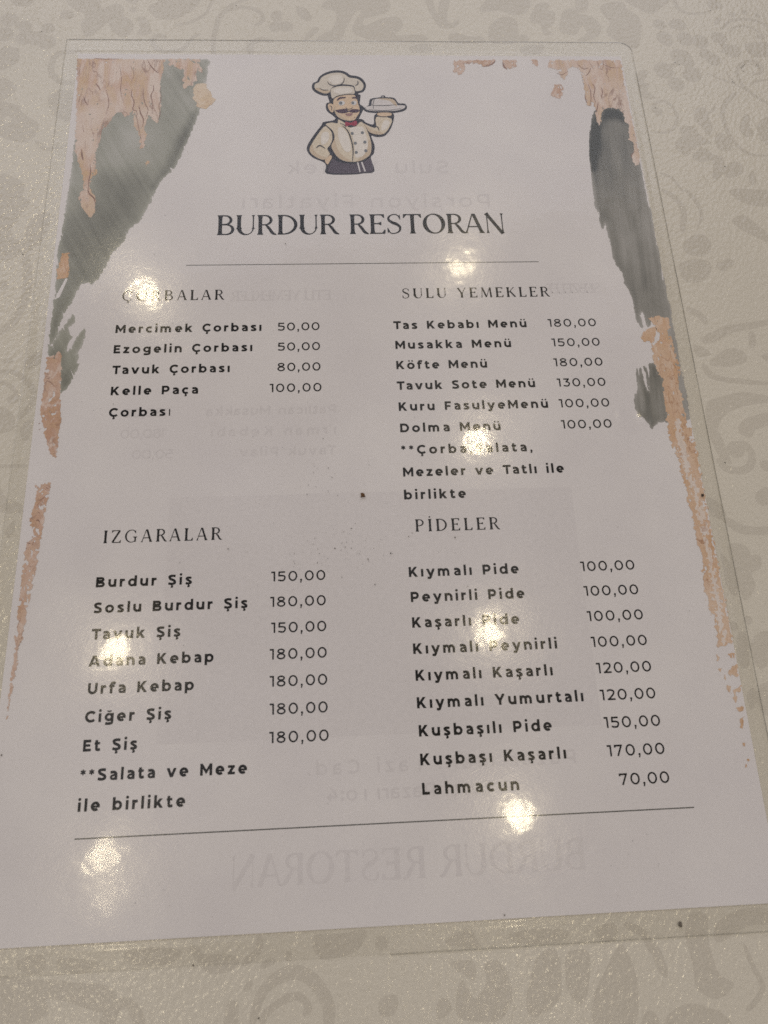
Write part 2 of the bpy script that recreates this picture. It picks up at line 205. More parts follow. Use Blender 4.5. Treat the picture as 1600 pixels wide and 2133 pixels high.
CHEF = {
    'outline': [[(-16.86,132.71),(-16.37,134.37),(-14.92,135.2),(-14.1,137.29),(-12.15,139.19),(-9.24,140.47),(-6.02,140.7),(-3.46,139.65),(-2.21,138.4),(0.67,137.78),(2.55,136.32),(3.6,134.03),(3.53,131.95),(2.51,130.08),(0.57,129.25),(0.06,128.22),(-10.1,128.19),(-12.64,128.19),(-15.15,129.41),(-16.56,131.05)],[(-10.25,129.01),(0.4,129.04),(1.29,126.99),(1.05,124.13),(2.58,122.51),(1.37,119.27),(0.35,116.86),(-0.95,115.26),(-4.09,114.87),(-7.21,115.26),(-8.41,117.66),(-9.95,119.26),(-11.18,120.47),(-11.78,122.49),(-11.43,124.51),(-10.32,125.13)],[(-12.83,115.46),(-9.07,116.26),(-7.48,117.26),(0.04,117.06),(1.91,116.66),(3.12,115.26),(5.92,114.47),(6.4,118.87),(9.94,120.49),(13.39,119.69),(13.57,116.87),(12.1,112.08),(9.77,108.92),(6.63,108.45),(4.78,108.92),(5.86,104.62),(5.47,100.74),(4.26,98.82),(5.42,92.71),(1.41,91.79),(-3.48,91.24),(-11.98,91.66),(-12.07,95.06),(-13.11,96.96),(-16.75,98.89),(-18.71,101.58),(-18.84,104.28),(-16.64,108.95),(-13.47,114.07)],[(2.41,122.1),(4.36,123.65),(5.1,126.59),(8.96,127.5),(9.3,128.24),(10.74,128.25),(11.03,127.51),(14.21,127.11),(15.68,124.57),(18.06,124.33),(18.86,122.53),(17.57,120.82),(13.39,119.77),(7.06,119.76),(3.3,120.4)]],
    'hat': [[(-15.91,132.71),(-15.41,134.16),(-14.13,134.79),(-13.3,136.88),(-11.52,138.35),(-8.61,139.42),(-5.72,139.43),(-3.82,138.39),(-2.57,137.14),(0.31,136.6),(1.87,135.27),(2.72,133.61),(2.57,131.94),(1.73,130.78),(-0.35,130.49),(-0.92,132.97),(-3.62,133.67),(-6.81,133.65),(-9.4,131.99),(-10.39,129.63),(-12.3,129.21),(-14.51,130.44),(-15.6,131.47)],[(-9.73,131.08),(-8.11,132.4),(-5.23,132.95),(-2.36,132.76),(-1.04,132.14),(-0.87,129.04),(-3.74,128.83),(-6.94,128.0),(-8.7,126.97),(-9.48,127.38)]],
    'face': [[(-8.22,126.97),(-5.66,128.21),(-2.47,128.62),(-0.89,128.42),(0.01,126.58),(0.41,124.13),(0.84,122.51),(0.76,120.08),(-0.24,118.06),(-1.23,116.46),(-3.44,116.14),(-5.62,116.66),(-7.46,118.06),(-8.36,120.07),(-8.79,122.49),(-8.89,125.33)],[(-10.97,123.5),(-10.17,124.31),(-8.98,123.71),(-8.82,120.87),(-9.46,120.07),(-10.54,121.28)],[(-12.48,97.92),(-10.61,100.02),(-9.86,99.25),(-10.66,97.34),(-11.6,95.82)],[(7.35,118.87),(7.86,119.88),(12.45,119.89),(12.54,118.48),(10.15,117.99)]],
    'moustache': [[(-8.19,120.87),(-7.4,121.28),(-5.81,121.6),(-4.23,121.77),(-3.31,120.88),(-2.03,121.49),(-0.77,121.61),(0.8,121.29),(0.45,120.28),(-0.82,119.87),(-2.39,120.07),(-3.33,120.28),(-4.29,119.75),(-5.55,119.59),(-7.11,119.87)]],
    'mouth': [[(-4.61,119.27),(-1.77,119.75),(-2.43,118.38),(-3.69,118.3)]],
    'bow_tie': [[(-4.55,115.58),(-2.68,115.06),(-0.77,116.14),(-0.19,114.47),(-1.31,113.59),(-2.71,114.07),(-4.45,113.35)]],
    'jacket': [[(-7.53,114.87),(-7.18,116.66),(-4.72,114.87),(-3.52,113.08),(-1.01,113.27),(1.25,115.66),(2.74,113.27),(3.87,109.71),(4.67,105.79),(4.53,101.9),(3.52,99.59),(0.99,97.68),(-2.1,97.0),(-5.15,97.32),(-7.57,98.86),(-9.35,101.94),(-9.98,104.26),(-8.92,108.16),(-9.63,111.3),(-10.99,113.28),(-11.91,114.47),(-9.71,115.26)],[(-12.55,113.28),(-11.01,112.49),(-9.8,110.51),(-9.61,107.37),(-10.53,104.65),(-11.48,103.1),(-10.6,100.79),(-11.54,99.25),(-13.09,97.92),(-15.83,99.27),(-17.64,101.19),(-17.87,103.5),(-15.72,108.16)],[(2.17,114.87),(4.01,113.67),(6.8,112.87),(6.99,117.87),(12.64,117.07),(11.66,112.87),(9.5,109.9),(6.68,109.63),(4.22,110.7),(3.04,112.88)]],
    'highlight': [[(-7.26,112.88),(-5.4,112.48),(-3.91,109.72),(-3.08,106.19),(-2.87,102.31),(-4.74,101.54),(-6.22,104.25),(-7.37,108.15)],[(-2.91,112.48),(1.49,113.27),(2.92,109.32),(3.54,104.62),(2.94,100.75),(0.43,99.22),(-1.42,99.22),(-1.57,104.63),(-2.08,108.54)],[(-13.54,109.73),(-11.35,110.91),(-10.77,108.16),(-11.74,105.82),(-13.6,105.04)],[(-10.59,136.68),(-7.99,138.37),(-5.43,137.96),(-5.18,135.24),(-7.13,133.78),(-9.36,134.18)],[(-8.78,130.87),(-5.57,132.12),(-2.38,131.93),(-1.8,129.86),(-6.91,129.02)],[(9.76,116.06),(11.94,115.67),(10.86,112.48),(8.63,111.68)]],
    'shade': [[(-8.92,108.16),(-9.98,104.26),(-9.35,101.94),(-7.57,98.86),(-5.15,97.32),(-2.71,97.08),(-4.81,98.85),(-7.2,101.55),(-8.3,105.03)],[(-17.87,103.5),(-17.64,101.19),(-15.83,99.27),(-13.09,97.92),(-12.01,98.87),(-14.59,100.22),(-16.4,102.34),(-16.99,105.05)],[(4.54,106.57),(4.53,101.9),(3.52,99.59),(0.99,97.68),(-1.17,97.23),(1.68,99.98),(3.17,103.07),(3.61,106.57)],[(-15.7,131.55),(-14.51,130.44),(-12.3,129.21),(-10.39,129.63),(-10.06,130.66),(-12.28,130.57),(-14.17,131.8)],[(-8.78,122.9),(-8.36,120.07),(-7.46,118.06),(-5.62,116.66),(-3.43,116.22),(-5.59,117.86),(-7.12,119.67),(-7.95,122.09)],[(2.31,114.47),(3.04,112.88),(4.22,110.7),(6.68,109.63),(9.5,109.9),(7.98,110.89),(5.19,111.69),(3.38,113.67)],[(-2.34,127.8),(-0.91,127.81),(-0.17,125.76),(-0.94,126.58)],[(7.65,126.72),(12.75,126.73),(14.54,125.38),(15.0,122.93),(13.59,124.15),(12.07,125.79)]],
    'apron': [[(-9.57,98.29),(-7.61,96.95),(-4.57,96.25),(-2.12,96.16),(1.58,96.91),(3.95,98.63),(4.97,93.1),(1.43,92.2),(-3.46,91.77),(-11.21,92.26),(-10.53,96.19)]],
    'strings': [[(-0.88,96.73),(-0.27,96.73),(0.36,92.36),(-0.09,92.36)],[(0.6,96.84),(1.16,97.03),(2.27,92.73),(1.74,92.54)]],
    'tray': [[(3.04,122.1),(4.66,123.12),(16.75,123.55),(18.14,122.74),(16.97,121.64),(13.44,120.82),(7.1,120.69),(3.96,121.17)],[(5.47,123.73),(5.8,125.9),(7.65,126.72),(12.75,126.73),(14.54,125.38),(15.0,122.93),(11.89,121.71),(5.56,121.7)],[(9.43,127.5),(9.93,127.83),(10.48,127.43)]],
    'eyes': [[(-7.02,124.32),(-6.36,125.42),(-5.25,125.55),(-4.48,124.73),(-5.14,123.63),(-6.4,123.39)],[(-2.26,124.61),(-1.61,125.47),(-0.65,125.56),(-0.11,124.62),(-0.71,123.64),(-1.72,123.64)]],
}
CHEF_LINES = {
    'line': [([(-10.94,135.01),(-10.01,133.56),(-8.1,132.94),(-6.18,133.37),(-4.87,134.83),(-4.43,136.83)],0.437),([(-0.44,132.97),(0.61,133.93),(0.6,135.48)],0.406),([(-14.01,131.68),(-12.6,130.86),(-10.69,130.87)],0.344),([(-5.69,113.67),(-3.87,111.3),(-2.73,107.36),(-2.09,102.69),(-2.46,97.12)],0.469),([(-11.0,113.08),(-9.48,110.91),(-9.08,107.76),(-10.38,104.26)],0.5),([(-15.63,103.3),(-14.23,104.46),(-12.25,103.1)],0.5),([(7.84,111.29),(7.43,112.87),(6.52,113.67)],0.406),([(5.62,123.41),(10.38,123.33),(14.85,123.75)],0.281),([(6.69,126.59),(6.03,124.14),(6.13,121.7)],0.281),([(4.12,121.38),(10.27,120.9),(16.67,121.92)],0.219),([(-4.22,122.5),(-3.77,121.61),(-2.34,121.77),(-1.69,122.5)],0.312),([(-10.35,123.3),(-9.57,122.69),(-9.61,120.87)],0.281),([(-11.48,103.1),(-10.44,101.17),(-9.38,100.01)],0.562),([(-6.6,114.87),(-5.05,114.07),(-4.46,112.88)],0.312),([(7.45,119.88),(7.39,118.47),(10.15,117.91),(12.76,118.48)],0.344),([(-0.88,117.86),(-1.36,117.46)],0.312),([(-8.7,126.97),(-6.94,128.0),(-3.74,128.74),(-0.71,128.96)],0.344)],
    'brow': [([(-7.46,125.75),(-6.32,126.97),(-4.1,127.18)],0.812),([(-1.88,126.9),(-0.61,127.15),(0.17,126.58)],0.75)],
    'iris': [([(-6.12,124.93),(-6.14,124.04)],1.25),([(-1.56,125.02),(-1.58,124.13)],1.125)],
    'button': [([(-2.26,110.03),(-2.13,110.03)],1.187),([(1.49,110.38),(1.62,110.38)],1.187),([(-1.3,105.49),(-1.18,105.49)],1.187),([(2.28,105.99),(2.41,105.99)],1.187),([(-1.02,101.22),(-0.9,101.22)],1.187),([(2.52,101.99),(2.64,101.98)],1.187)],
}
DAMASK = [
    ('P',[(-134.8,182.1),(-123.8,182.3),(-125.0,174.1),(-129.0,173.1),(-133.3,174.9)]),
    ('C',(-132.9,165.93),3.62),
    ('C',(-127.12,162.72),3.05),
    ('C',(-134.03,158.49),3.58),
    ('C',(-125.78,156.72),3.81),
    ('C',(-121.7,156.3),3.57),
    ('C',(-117.82,154.5),3.57),
    ('C',(-117.85,161.41),2.81),
    ('P',[(-134.4,150.7),(-128.5,151.7),(-127.3,149.9),(-129.9,145.8),(-133.8,145.8)]),
    ('C',(-111.11,168.98),2.69),
    ('P',[(-113.2,180.5),(-100.7,180.6),(-98.7,172.0),(-93.4,175.4),(-89.7,173.0),(-89.4,168.3),(-85.7,164.5),(-87.3,158.0),(-90.0,157.5),(-93.7,160.7),(-95.3,164.9),(-97.8,161.6),(-101.6,157.9),(-103.6,157.8),(-105.9,164.3),(-104.6,169.1),(-109.0,171.9)]),
    ('P',[(-84.5,167.4),(-81.1,167.4),(-78.2,159.9),(-81.2,158.5),(-84.3,158.9),(-83.5,162.7)]),
    ('C',(-86.05,171.64),1.65),
    ('P',[(-90.8,178.8),(-84.6,178.9),(-85.0,174.5),(-87.8,175.5)]),
    ('P',[(-80.7,173.1),(-78.1,175.6),(-72.7,179.0),(-60.7,179.2),(-62.5,172.4),(-67.9,167.5),(-72.7,166.5),(-78.4,168.4)]),
    ('S',[(-69.5,163.7),(-63.6,165.2),(-58.2,169.6),(-55.0,178.3)],1.54,1.54),
    ('S',[(-54.1,148.1),(-54.7,156.4),(-53.2,165.8),(-50.6,171.1),(-45.0,173.6),(-40.1,173.1),(-36.5,169.8),(-36.5,166.0),(-39.2,164.0)],2.47,1.69),
    ('S',[(-51.3,171.6),(-47.2,175.5),(-41.6,178.5)],1.76,1.76),
    ('S',[(-72.9,157.6),(-75.7,158.1),(-77.6,155.3),(-75.3,151.6),(-71.2,150.3),(-65.8,151.7),(-62.6,156.8),(-59.9,159.1)],2.45,1.5),
    ('S',[(-32.9,155.6),(-37.0,156.5),(-40.5,153.7),(-40.4,148.2)],2.76,2.76),
    ('C',(-30.14,168.91),3.0),
    ('C',(-30.82,163.18),2.72),
    ('C',(-26.61,163.22),2.97),
    ('H',(-26.75,168.46),1.33),
    ('P',[(-22.4,173.8),(-18.8,172.9),(-16.0,168.1),(-18.1,166.2),(-21.7,169.0)]),
    ('P',[(-13.1,174.9),(-8.0,178.9),(8.6,179.1),(5.5,173.2),(1.2,172.1),(-0.3,169.2),(-2.6,163.4),(-5.6,156.8),(-15.4,156.7),(-11.9,160.5),(-8.3,162.4),(-7.1,168.2),(-8.1,172.0),(-11.7,173.0)]),
    ('P',[(-16.1,163.3),(-14.0,162.4),(-18.2,156.7),(-20.3,156.2)]),
    ('P',[(8.6,179.1),(14.3,177.2),(14.1,172.3),(8.2,169.3),(3.9,167.3),(4.5,164.5),(12.5,168.9),(18.2,168.5),(19.4,163.7),(15.7,159.3),(26.4,159.9),(28.0,156.6),(9.2,156.5),(2.2,158.7),(-0.5,162.5),(1.8,169.2),(4.1,174.1)]),
    ('P',[(28.3,180.3),(31.9,180.4),(33.5,170.6),(35.6,180.4),(39.3,180.5),(37.0,168.7),(38.2,165.8),(41.3,167.7),(41.0,164.3),(36.6,163.3),(32.5,165.7)]),
    ('P',[(51.1,172.2),(53.0,177.7),(56.9,180.7),(71.0,180.9),(69.3,171.9),(63.4,170.9),(59.2,172.8)]),
    ('P',[(53.9,155.4),(53.5,163.0),(56.5,167.9),(61.1,169.9),(64.5,168.0),(65.5,163.1),(64.1,156.4)]),
    ('C',(67.14,157.88),2.01),
    ('P',[(37.1,160.0),(40.7,160.5),(44.9,159.1),(50.0,159.2),(50.4,155.8),(38.2,155.7)]),
    ('P',[(71.0,167.1),(73.4,175.9),(79.5,177.0),(78.3,173.0),(81.1,172.1),(79.6,165.2),(77.2,163.2),(79.4,160.4),(75.3,159.9),(74.5,165.2)]),
    ('P',[(81.7,164.3),(84.9,173.1),(90.9,173.2),(89.4,161.4),(83.4,160.4)]),
    ('P',[(22.5,154.2),(29.6,154.7),(29.4,150.5),(22.3,150.5)]),
    ('P',[(66.0,154.1),(74.7,154.6),(72.8,149.9),(65.6,149.8)]),
    ('P',[(100.5,176.6),(109.3,178.7),(111.6,174.1),(115.8,168.8),(114.8,159.7),(111.9,153.3),(104.1,157.1),(101.0,162.2),(103.0,166.1),(100.4,171.9)]),
    ('P',[(111.1,180.7),(130.2,181.0),(125.3,175.5),(121.2,171.8),(116.1,174.1)]),
    ('P',[(91.1,180.5),(95.6,180.5),(94.1,173.2),(90.1,173.2)]),
    ('P',[(89.8,170.5),(94.8,171.2),(99.0,165.4),(97.8,160.9),(94.5,157.6),(88.1,156.9),(92.5,160.8),(92.0,164.7),(89.0,164.6)]),
    ('S',[(132.3,181.0),(132.2,175.0),(135.8,172.3),(141.8,172.4),(146.7,174.5)],2.21,0.7),
    ('P',[(145.5,178.5),(148.9,180.5),(152.1,175.9),(146.8,174.8)]),
    ('C',(123.73,165.96),2.99),
    ('C',(130.88,165.7),3.46),
    ('C',(124.27,158.84),3.18),
    ('C',(125.37,156.6),2.15),
    ('C',(132.56,158.26),3.3),
    ('H',(128.97,161.78),1.6),
    ('C',(139.0,157.03),3.53),
    ('C',(147.12,159.35),3.32),
    ('C',(151.32,151.69),3.4),
    ('C',(139.73,150.34),2.92),
    ('C',(142.58,147.21),3.25),
    ('C',(147.49,153.57),2.83),
    ('H',(145.02,153.56),2.04),
    ('C',(129.21,149.01),4.26),
    ('C',(121.12,141.47),4.19),
    ('C',(132.42,139.67),3.97),
    ('C',(125.27,134.73),3.6),
    ('C',(131.59,145.88),2.79),
    ('C',(125.69,142.73),2.77),
    ('H',(127.04,142.12),2.1),
    ('P',[(156.4,154.9),(162.9,157.5),(167.5,155.6),(166.3,149.9),(159.2,149.2)]),
    ('P',[(146.4,167.2),(148.5,170.5),(150.1,169.8),(147.8,166.5)]),
    ('C',(154.83,171.88),1.52),
    ('C',(160.1,172.94),1.41),
    ('C',(165.34,171.33),1.29),
    ('S',[(149.1,164.2),(153.6,168.2),(160.4,169.3),(166.0,167.4),(169.4,164.1)],1.82,1.21),
    ('S',[(152.1,163.0),(156.0,165.3),(161.0,165.0),(164.4,162.1)],1.11,1.11),
    ('P',[(162.0,160.1),(165.8,161.5),(165.7,158.9),(162.7,158.8)]),
    ('S',[(154.1,141.0),(153.3,142.3),(155.8,144.8),(159.2,144.5),(160.6,141.7)],0.69,0.69),
    ('S',[(157.4,140.4),(160.3,140.4),(161.5,143.6),(159.6,146.4),(156.2,146.7),(152.5,144.1),(150.9,139.8),(152.1,133.6),(155.9,128.8),(160.8,124.5)],1.77,1.47),
    ('S',[(138.8,140.3),(143.1,137.3),(147.6,135.4),(151.8,132.4)],0.87,0.87),
    ('S',[(146.6,141.6),(147.6,137.9),(149.1,135.4)],0.68,0.68),
    ('S',[(154.8,134.8),(159.0,136.7),(163.5,137.0)],1.27,1.27),
    ('S',[(116.1,119.7),(113.6,122.1),(115.1,125.1),(118.5,125.7),(121.8,122.7),(122.8,118.0),(120.6,113.3),(116.5,111.0),(111.8,111.0)],1.61,1.23),
    ('C',(115.8,120.91),1.91),
    ('P',[(129.7,119.2),(130.7,122.1),(134.6,122.7),(135.6,120.3),(138.6,123.9),(138.3,120.9),(135.2,118.6),(135.8,113.9),(133.0,109.2),(131.4,113.3),(129.2,116.8)]),
    ('P',[(118.9,105.8),(122.7,109.2),(123.0,113.3),(128.6,113.3),(129.8,109.8),(133.4,106.4),(129.9,105.2),(125.2,102.4),(122.9,99.6),(120.0,101.8)]),
    ('S',[(148.0,130.2),(143.3,125.7),(141.0,119.2),(141.3,111.0),(143.7,104.1),(148.5,100.1),(155.4,99.5)],2.36,1.13),
    ('P',[(146.3,112.1),(148.7,119.2),(151.0,119.2),(150.3,113.3),(151.5,109.8),(148.3,108.1)]),
    ('P',[(153.3,113.9),(156.5,118.0),(159.5,118.6),(156.6,105.2),(153.0,108.1)]),
    ('P',[(124.6,99.0),(127.7,103.0),(131.0,103.5),(133.6,100.1),(136.8,99.5),(136.8,95.0),(134.3,89.5),(131.1,89.5),(133.1,97.3),(128.4,96.7)]),
    ('P',[(135.4,109.2),(139.0,111.0),(141.4,106.4),(141.0,102.4),(135.6,102.9)]),
    ('P',[(136.2,89.5),(136.6,93.9),(140.5,97.3),(143.8,95.6),(143.1,91.7),(139.4,89.5)]),
    ('S',[(111.0,91.8),(115.5,89.0),(119.0,83.0)],1.18,1.18),
    ('P',[(144.6,90.0),(147.0,92.8),(147.4,88.3),(145.1,86.2)]),
    ('P',[(111.0,141.4),(114.8,141.4),(112.5,135.9),(114.7,134.7),(113.2,131.0),(115.5,127.4),(110.7,127.4),(109.9,134.7)]),
    ('S',[(110.8,83.9),(115.0,80.6),(117.7,75.0),(115.4,65.6)],2.01,2.68),
    ('S',[(120.3,83.8),(123.4,78.2),(123.8,73.0),(121.4,67.5)],2.01,1.01),
    ('P',[(114.5,60.2),(118.7,63.6),(122.8,64.3),(125.2,61.2),(123.8,57.0),(120.1,54.8),(115.4,56.0)]),
    ('P',[(111.4,51.9),(116.6,53.7),(122.7,52.9),(122.4,48.0),(118.5,44.7),(113.9,44.4),(111.2,47.0)]),
    ('C',(126.81,50.55),2.18),
    ('C',(129.8,52.39),1.93),
    ('P',[(134.8,70.9),(139.6,72.8),(143.0,69.6),(147.4,63.7),(146.7,60.2),(140.1,63.8),(136.7,66.9)]),
    ('P',[(136.7,83.7),(151.7,83.7),(150.2,76.8),(141.3,78.0)]),
    ('S',[(115.5,21.4),(122.4,24.4),(129.1,26.1),(139.8,28.4)],4.13,2.54),
    ('S',[(111.9,33.1),(115.7,30.9),(116.8,28.4)],2.54,2.54),
    ('P',[(131.2,23.9),(133.4,23.9),(133.1,19.7),(131.1,17.6),(130.5,19.0)]),
    ('P',[(111.4,19.4),(114.9,18.3),(116.7,15.8),(113.3,14.9),(111.1,15.9)]),
    ('P',[(115.3,11.8),(119.1,15.8),(123.6,17.8),(128.0,16.0),(127.8,12.2),(122.9,10.9)]),
    ('S',[(113.1,11.8),(116.0,7.7),(124.9,5.5),(134.6,4.6)],2.47,1.85),
    ('P',[(133.4,14.8),(137.1,15.8),(136.2,12.0)]),
    ('P',[(111.8,-1.8),(116.8,0.1),(123.0,1.4),(133.8,-0.3),(133.4,-2.3),(123.8,-4.0),(117.7,-6.8),(114.1,-11.6),(114.8,-14.9),(115.2,-19.6),(116.1,-24.3),(112.9,-22.4),(111.2,-17.2),(110.8,-10.0)]),
    ('C',(118.21,-19.26),3.02),
    ('S',[(118.6,-17.4),(121.9,-17.5),(123.5,-20.8),(121.8,-25.0),(118.7,-26.7),(114.0,-25.7),(111.9,-22.8)],2.66,2.66),
    ('P',[(120.1,-13.1),(122.8,-8.9),(128.8,-6.6),(132.5,-6.2),(131.7,-10.1),(126.7,-11.9),(124.3,-14.7)]),
    ('C',(127.18,-24.63),2.04),
    ('P',[(120.9,-35.4),(123.2,-32.8),(126.8,-32.4),(125.8,-37.4),(122.5,-38.2)]),
    ('S',[(110.3,-42.3),(113.7,-45.0),(118.6,-46.5),(123.8,-46.6)],3.22,3.22),
    ('P',[(109.1,-50.9),(112.7,-49.7),(115.6,-52.4),(115.3,-54.1),(118.6,-54.6),(117.8,-58.4),(115.0,-59.6),(115.4,-63.8),(111.6,-67.8),(110.1,-62.8),(109.1,-59.4)]),
    ('P',[(105.6,-35.4),(108.4,-36.4),(110.2,-38.7),(109.9,-42.2),(105.9,-40.4)]),
    ('P',[(106.1,-53.0),(108.2,-55.2),(109.9,-59.4),(109.5,-66.1),(106.6,-63.5)]),
    ('C',(111.3,-73.48),1.42),
    ('P',[(110.4,-81.8),(112.9,-77.9),(117.1,-77.3),(115.3,-85.9),(111.6,-87.7)]),
    ('P',[(106.1,-78.9),(108.9,-77.0),(110.0,-79.8),(108.9,-86.8),(105.7,-86.7)]),
    ('C',(105.95,-75.29),1.61),
    ('P',[(109.2,-95.3),(112.4,-91.6),(115.9,-92.5),(114.4,-99.2),(110.4,-100.9)]),
    ('P',[(106.0,-95.1),(108.9,-93.0),(108.8,-97.1),(106.3,-99.6)]),
    ('P',[(-134.5,151.1),(-130.0,152.2),(-126.7,147.0),(-128.9,142.9),(-133.2,140.8)]),
    ('P',[(-132.7,136.8),(-128.0,134.8),(-126.4,130.8),(-131.4,125.8)]),
    ('S',[(-105.2,150.3),(-112.0,148.7),(-114.6,144.0),(-114.0,138.9),(-109.8,134.3),(-104.5,134.4)],2.66,2.66),
    ('P',[(-133.5,124.8),(-124.5,123.9),(-122.5,120.0),(-116.1,115.1),(-116.9,109.4),(-121.7,106.6),(-131.8,111.3)]),
    ('H',(-128.04,116.59),1.53),
    ('P',[(-114.3,126.8),(-109.5,130.8),(-104.8,128.9),(-104.3,116.1),(-111.3,119.0)]),
    ('S',[(-116.7,107.5),(-112.7,103.8),(-105.5,104.7)],1.6,1.6),
    ('P',[(-129.1,90.0),(-122.1,90.9),(-118.2,88.2),(-118.3,82.8),(-115.3,81.0),(-116.9,76.6),(-120.2,68.9),(-119.8,65.5),(-116.4,65.4),(-113.8,74.0),(-108.4,75.7),(-108.4,68.8),(-111.1,62.0),(-116.3,58.7),(-125.2,58.8)]),
    ('C',(-120.32,46.4),1.86),
    ('S',[(-114.8,57.8),(-112.8,45.5),(-114.8,33.6),(-121.2,26.7)],3.33,2.67),
    ('S',[(-119.6,13.8),(-112.4,13.0),(-107.4,8.4),(-106.7,2.6),(-109.4,-2.4)],1.94,1.94),
    ('S',[(-119.2,10.5),(-113.2,8.5),(-110.8,4.8)],1.61,1.61),
    ('C',(-112.35,4.16),1.92),
    ('P',[(-118.1,1.4),(-112.2,-0.2),(-110.9,-5.9),(-117.0,-7.1)]),
    ('P',[(-117.3,18.3),(-114.3,18.4),(-113.8,16.9),(-116.7,16.8)]),
    ('P',[(-109.0,-5.9),(-105.5,-2.5),(-105.4,-9.5),(-107.9,-10.2)]),
    ('S',[(-115.6,-18.2),(-105.7,-18.5)],1.74,1.74),
    ('P',[(-110.3,17.4),(-105.5,21.8),(-105.1,17.3),(-108.7,14.4)]),
    ('P',[(-114.0,-25.4),(-110.6,-29.2),(-105.5,-31.3),(-104.9,-33.3),(-113.1,-33.1)]),
    ('P',[(-108.8,-37.5),(-107.6,-35.6),(-106.9,-38.4),(-108.0,-41.5),(-109.7,-39.9)]),
    ('P',[(-93.9,-151.8),(-87.6,-150.6),(-86.6,-154.3),(-91.3,-154.5)]),
    ('P',[(-83.3,-151.8),(-78.1,-151.6),(-72.6,-152.9),(-76.0,-154.8),(-83.1,-154.4)]),
    ('P',[(-66.8,-151.1),(-59.7,-150.4),(-52.5,-151.4),(-54.7,-154.4),(-64.3,-153.9)]),
    ('S',[(-32.9,-149.7),(-33.1,-152.9),(-36.7,-155.4)],1.82,1.82),
    ('P',[(-50.7,-150.9),(-48.3,-151.0),(-47.0,-152.7),(-40.4,-153.1),(-37.9,-155.8),(-43.9,-157.3),(-48.1,-155.3)]),
    ('P',[(-32.5,-156.6),(-31.3,-154.9),(-28.9,-154.7),(-29.5,-156.0)]),
    ('C',(-25.55,-154.38),1.14),
    ('P',[(-19.1,-149.9),(-11.1,-149.5),(-5.6,-149.8),(-10.0,-154.1),(-17.4,-155.3)]),
    ('S',[(-15.8,-169.9),(-15.7,-164.8),(-18.6,-160.0),(-22.8,-157.7),(-28.3,-158.4),(-32.4,-161.8),(-34.7,-168.8)],3.62,2.3),
    ('S',[(-21.7,-166.5),(-20.5,-165.1),(-22.9,-162.6),(-27.0,-163.2),(-31.2,-166.0),(-32.3,-169.0)],1.91,1.91),
    ('P',[(-36.9,-160.8),(-35.5,-158.6),(-34.3,-159.2),(-35.7,-160.9)]),
    ('P',[(-41.2,-168.5),(-40.7,-164.0),(-38.9,-163.0),(-37.7,-164.1),(-38.2,-168.7)]),
    ('P',[(-72.1,-166.8),(-70.1,-162.3),(-65.0,-160.6),(-61.9,-163.3),(-60.5,-167.4),(-63.4,-167.2),(-65.4,-163.1),(-67.1,-164.0),(-68.6,-166.9)]),
    ('P',[(-99.3,-155.1),(-85.2,-156.4),(-69.8,-158.3),(-70.6,-163.8),(-84.8,-160.5),(-85.0,-164.0),(-98.1,-165.3)]),
    ('C',(-2.27,-152.4),1.73),
    ('P',[(77.5,-156.0),(79.1,-150.6),(81.2,-149.6),(84.3,-150.9),(83.7,-157.5),(85.0,-164.0),(88.3,-166.3),(85.9,-168.9),(82.6,-169.7),(78.7,-166.9),(77.8,-161.5)]),
    ('S',[(86.6,-155.4),(89.7,-152.8),(95.2,-151.4),(101.7,-151.8)],4.52,4.52),
    ('S',[(92.9,-157.9),(94.2,-162.4),(95.4,-167.3),(92.5,-170.8),(90.6,-172.3)],1.51,1.51),
    ('P',[(69.2,-175.2),(71.1,-171.2),(77.5,-170.2),(84.5,-173.0),(85.1,-176.1)]),
    ('P',[(62.4,-174.8),(64.9,-170.8),(67.2,-172.0),(66.7,-175.1)]),
    ('P',[(58.2,-157.2),(60.9,-156.3),(63.3,-165.5),(60.6,-174.7),(51.4,-174.2),(51.9,-166.5)]),
    ('P',[(45.5,-157.6),(49.5,-156.2),(51.8,-157.9),(49.9,-167.4),(47.2,-168.8),(44.7,-164.5)]),
    ('P',[(35.0,-162.9),(38.1,-157.2),(43.2,-156.4),(43.5,-164.4),(41.7,-168.5),(34.7,-170.7)]),
    ('P',[(24.2,-158.6),(28.0,-157.8),(30.2,-161.1),(30.3,-166.3),(26.2,-170.7),(16.6,-169.7),(16.3,-165.0),(18.4,-162.0),(21.2,-165.8),(24.5,-162.3)]),
    ('P',[(11.4,-165.8),(13.9,-165.4),(14.6,-168.0),(11.2,-169.4)]),
    ('P',[(15.0,-158.1),(21.2,-157.9),(21.5,-162.2),(17.9,-160.4)]),
    ('P',[(14.7,-153.3),(20.5,-150.3),(22.7,-154.8),(17.1,-154.5)]),
    ('P',[(67.4,-155.0),(70.2,-157.8),(71.1,-163.8),(68.3,-161.5)]),
    ('S',[(62.2,-151.4),(66.4,-153.8),(67.6,-157.7)],1.9,1.9),
    ('P',[(53.9,-151.5),(59.1,-150.7),(59.2,-154.5),(54.8,-154.3)]),
    ('P',[(31.1,-152.0),(38.7,-151.3),(47.5,-152.3),(43.4,-154.8),(33.4,-154.3)]),
    ('P',[(-3.1,-164.5),(1.2,-164.2),(0.4,-168.3),(-3.2,-168.6)]),
]
# ---------------------------------------------------------------- flat-shape toolkit (signed distance fields -> meshes)
rng = np.random.default_rng(7)


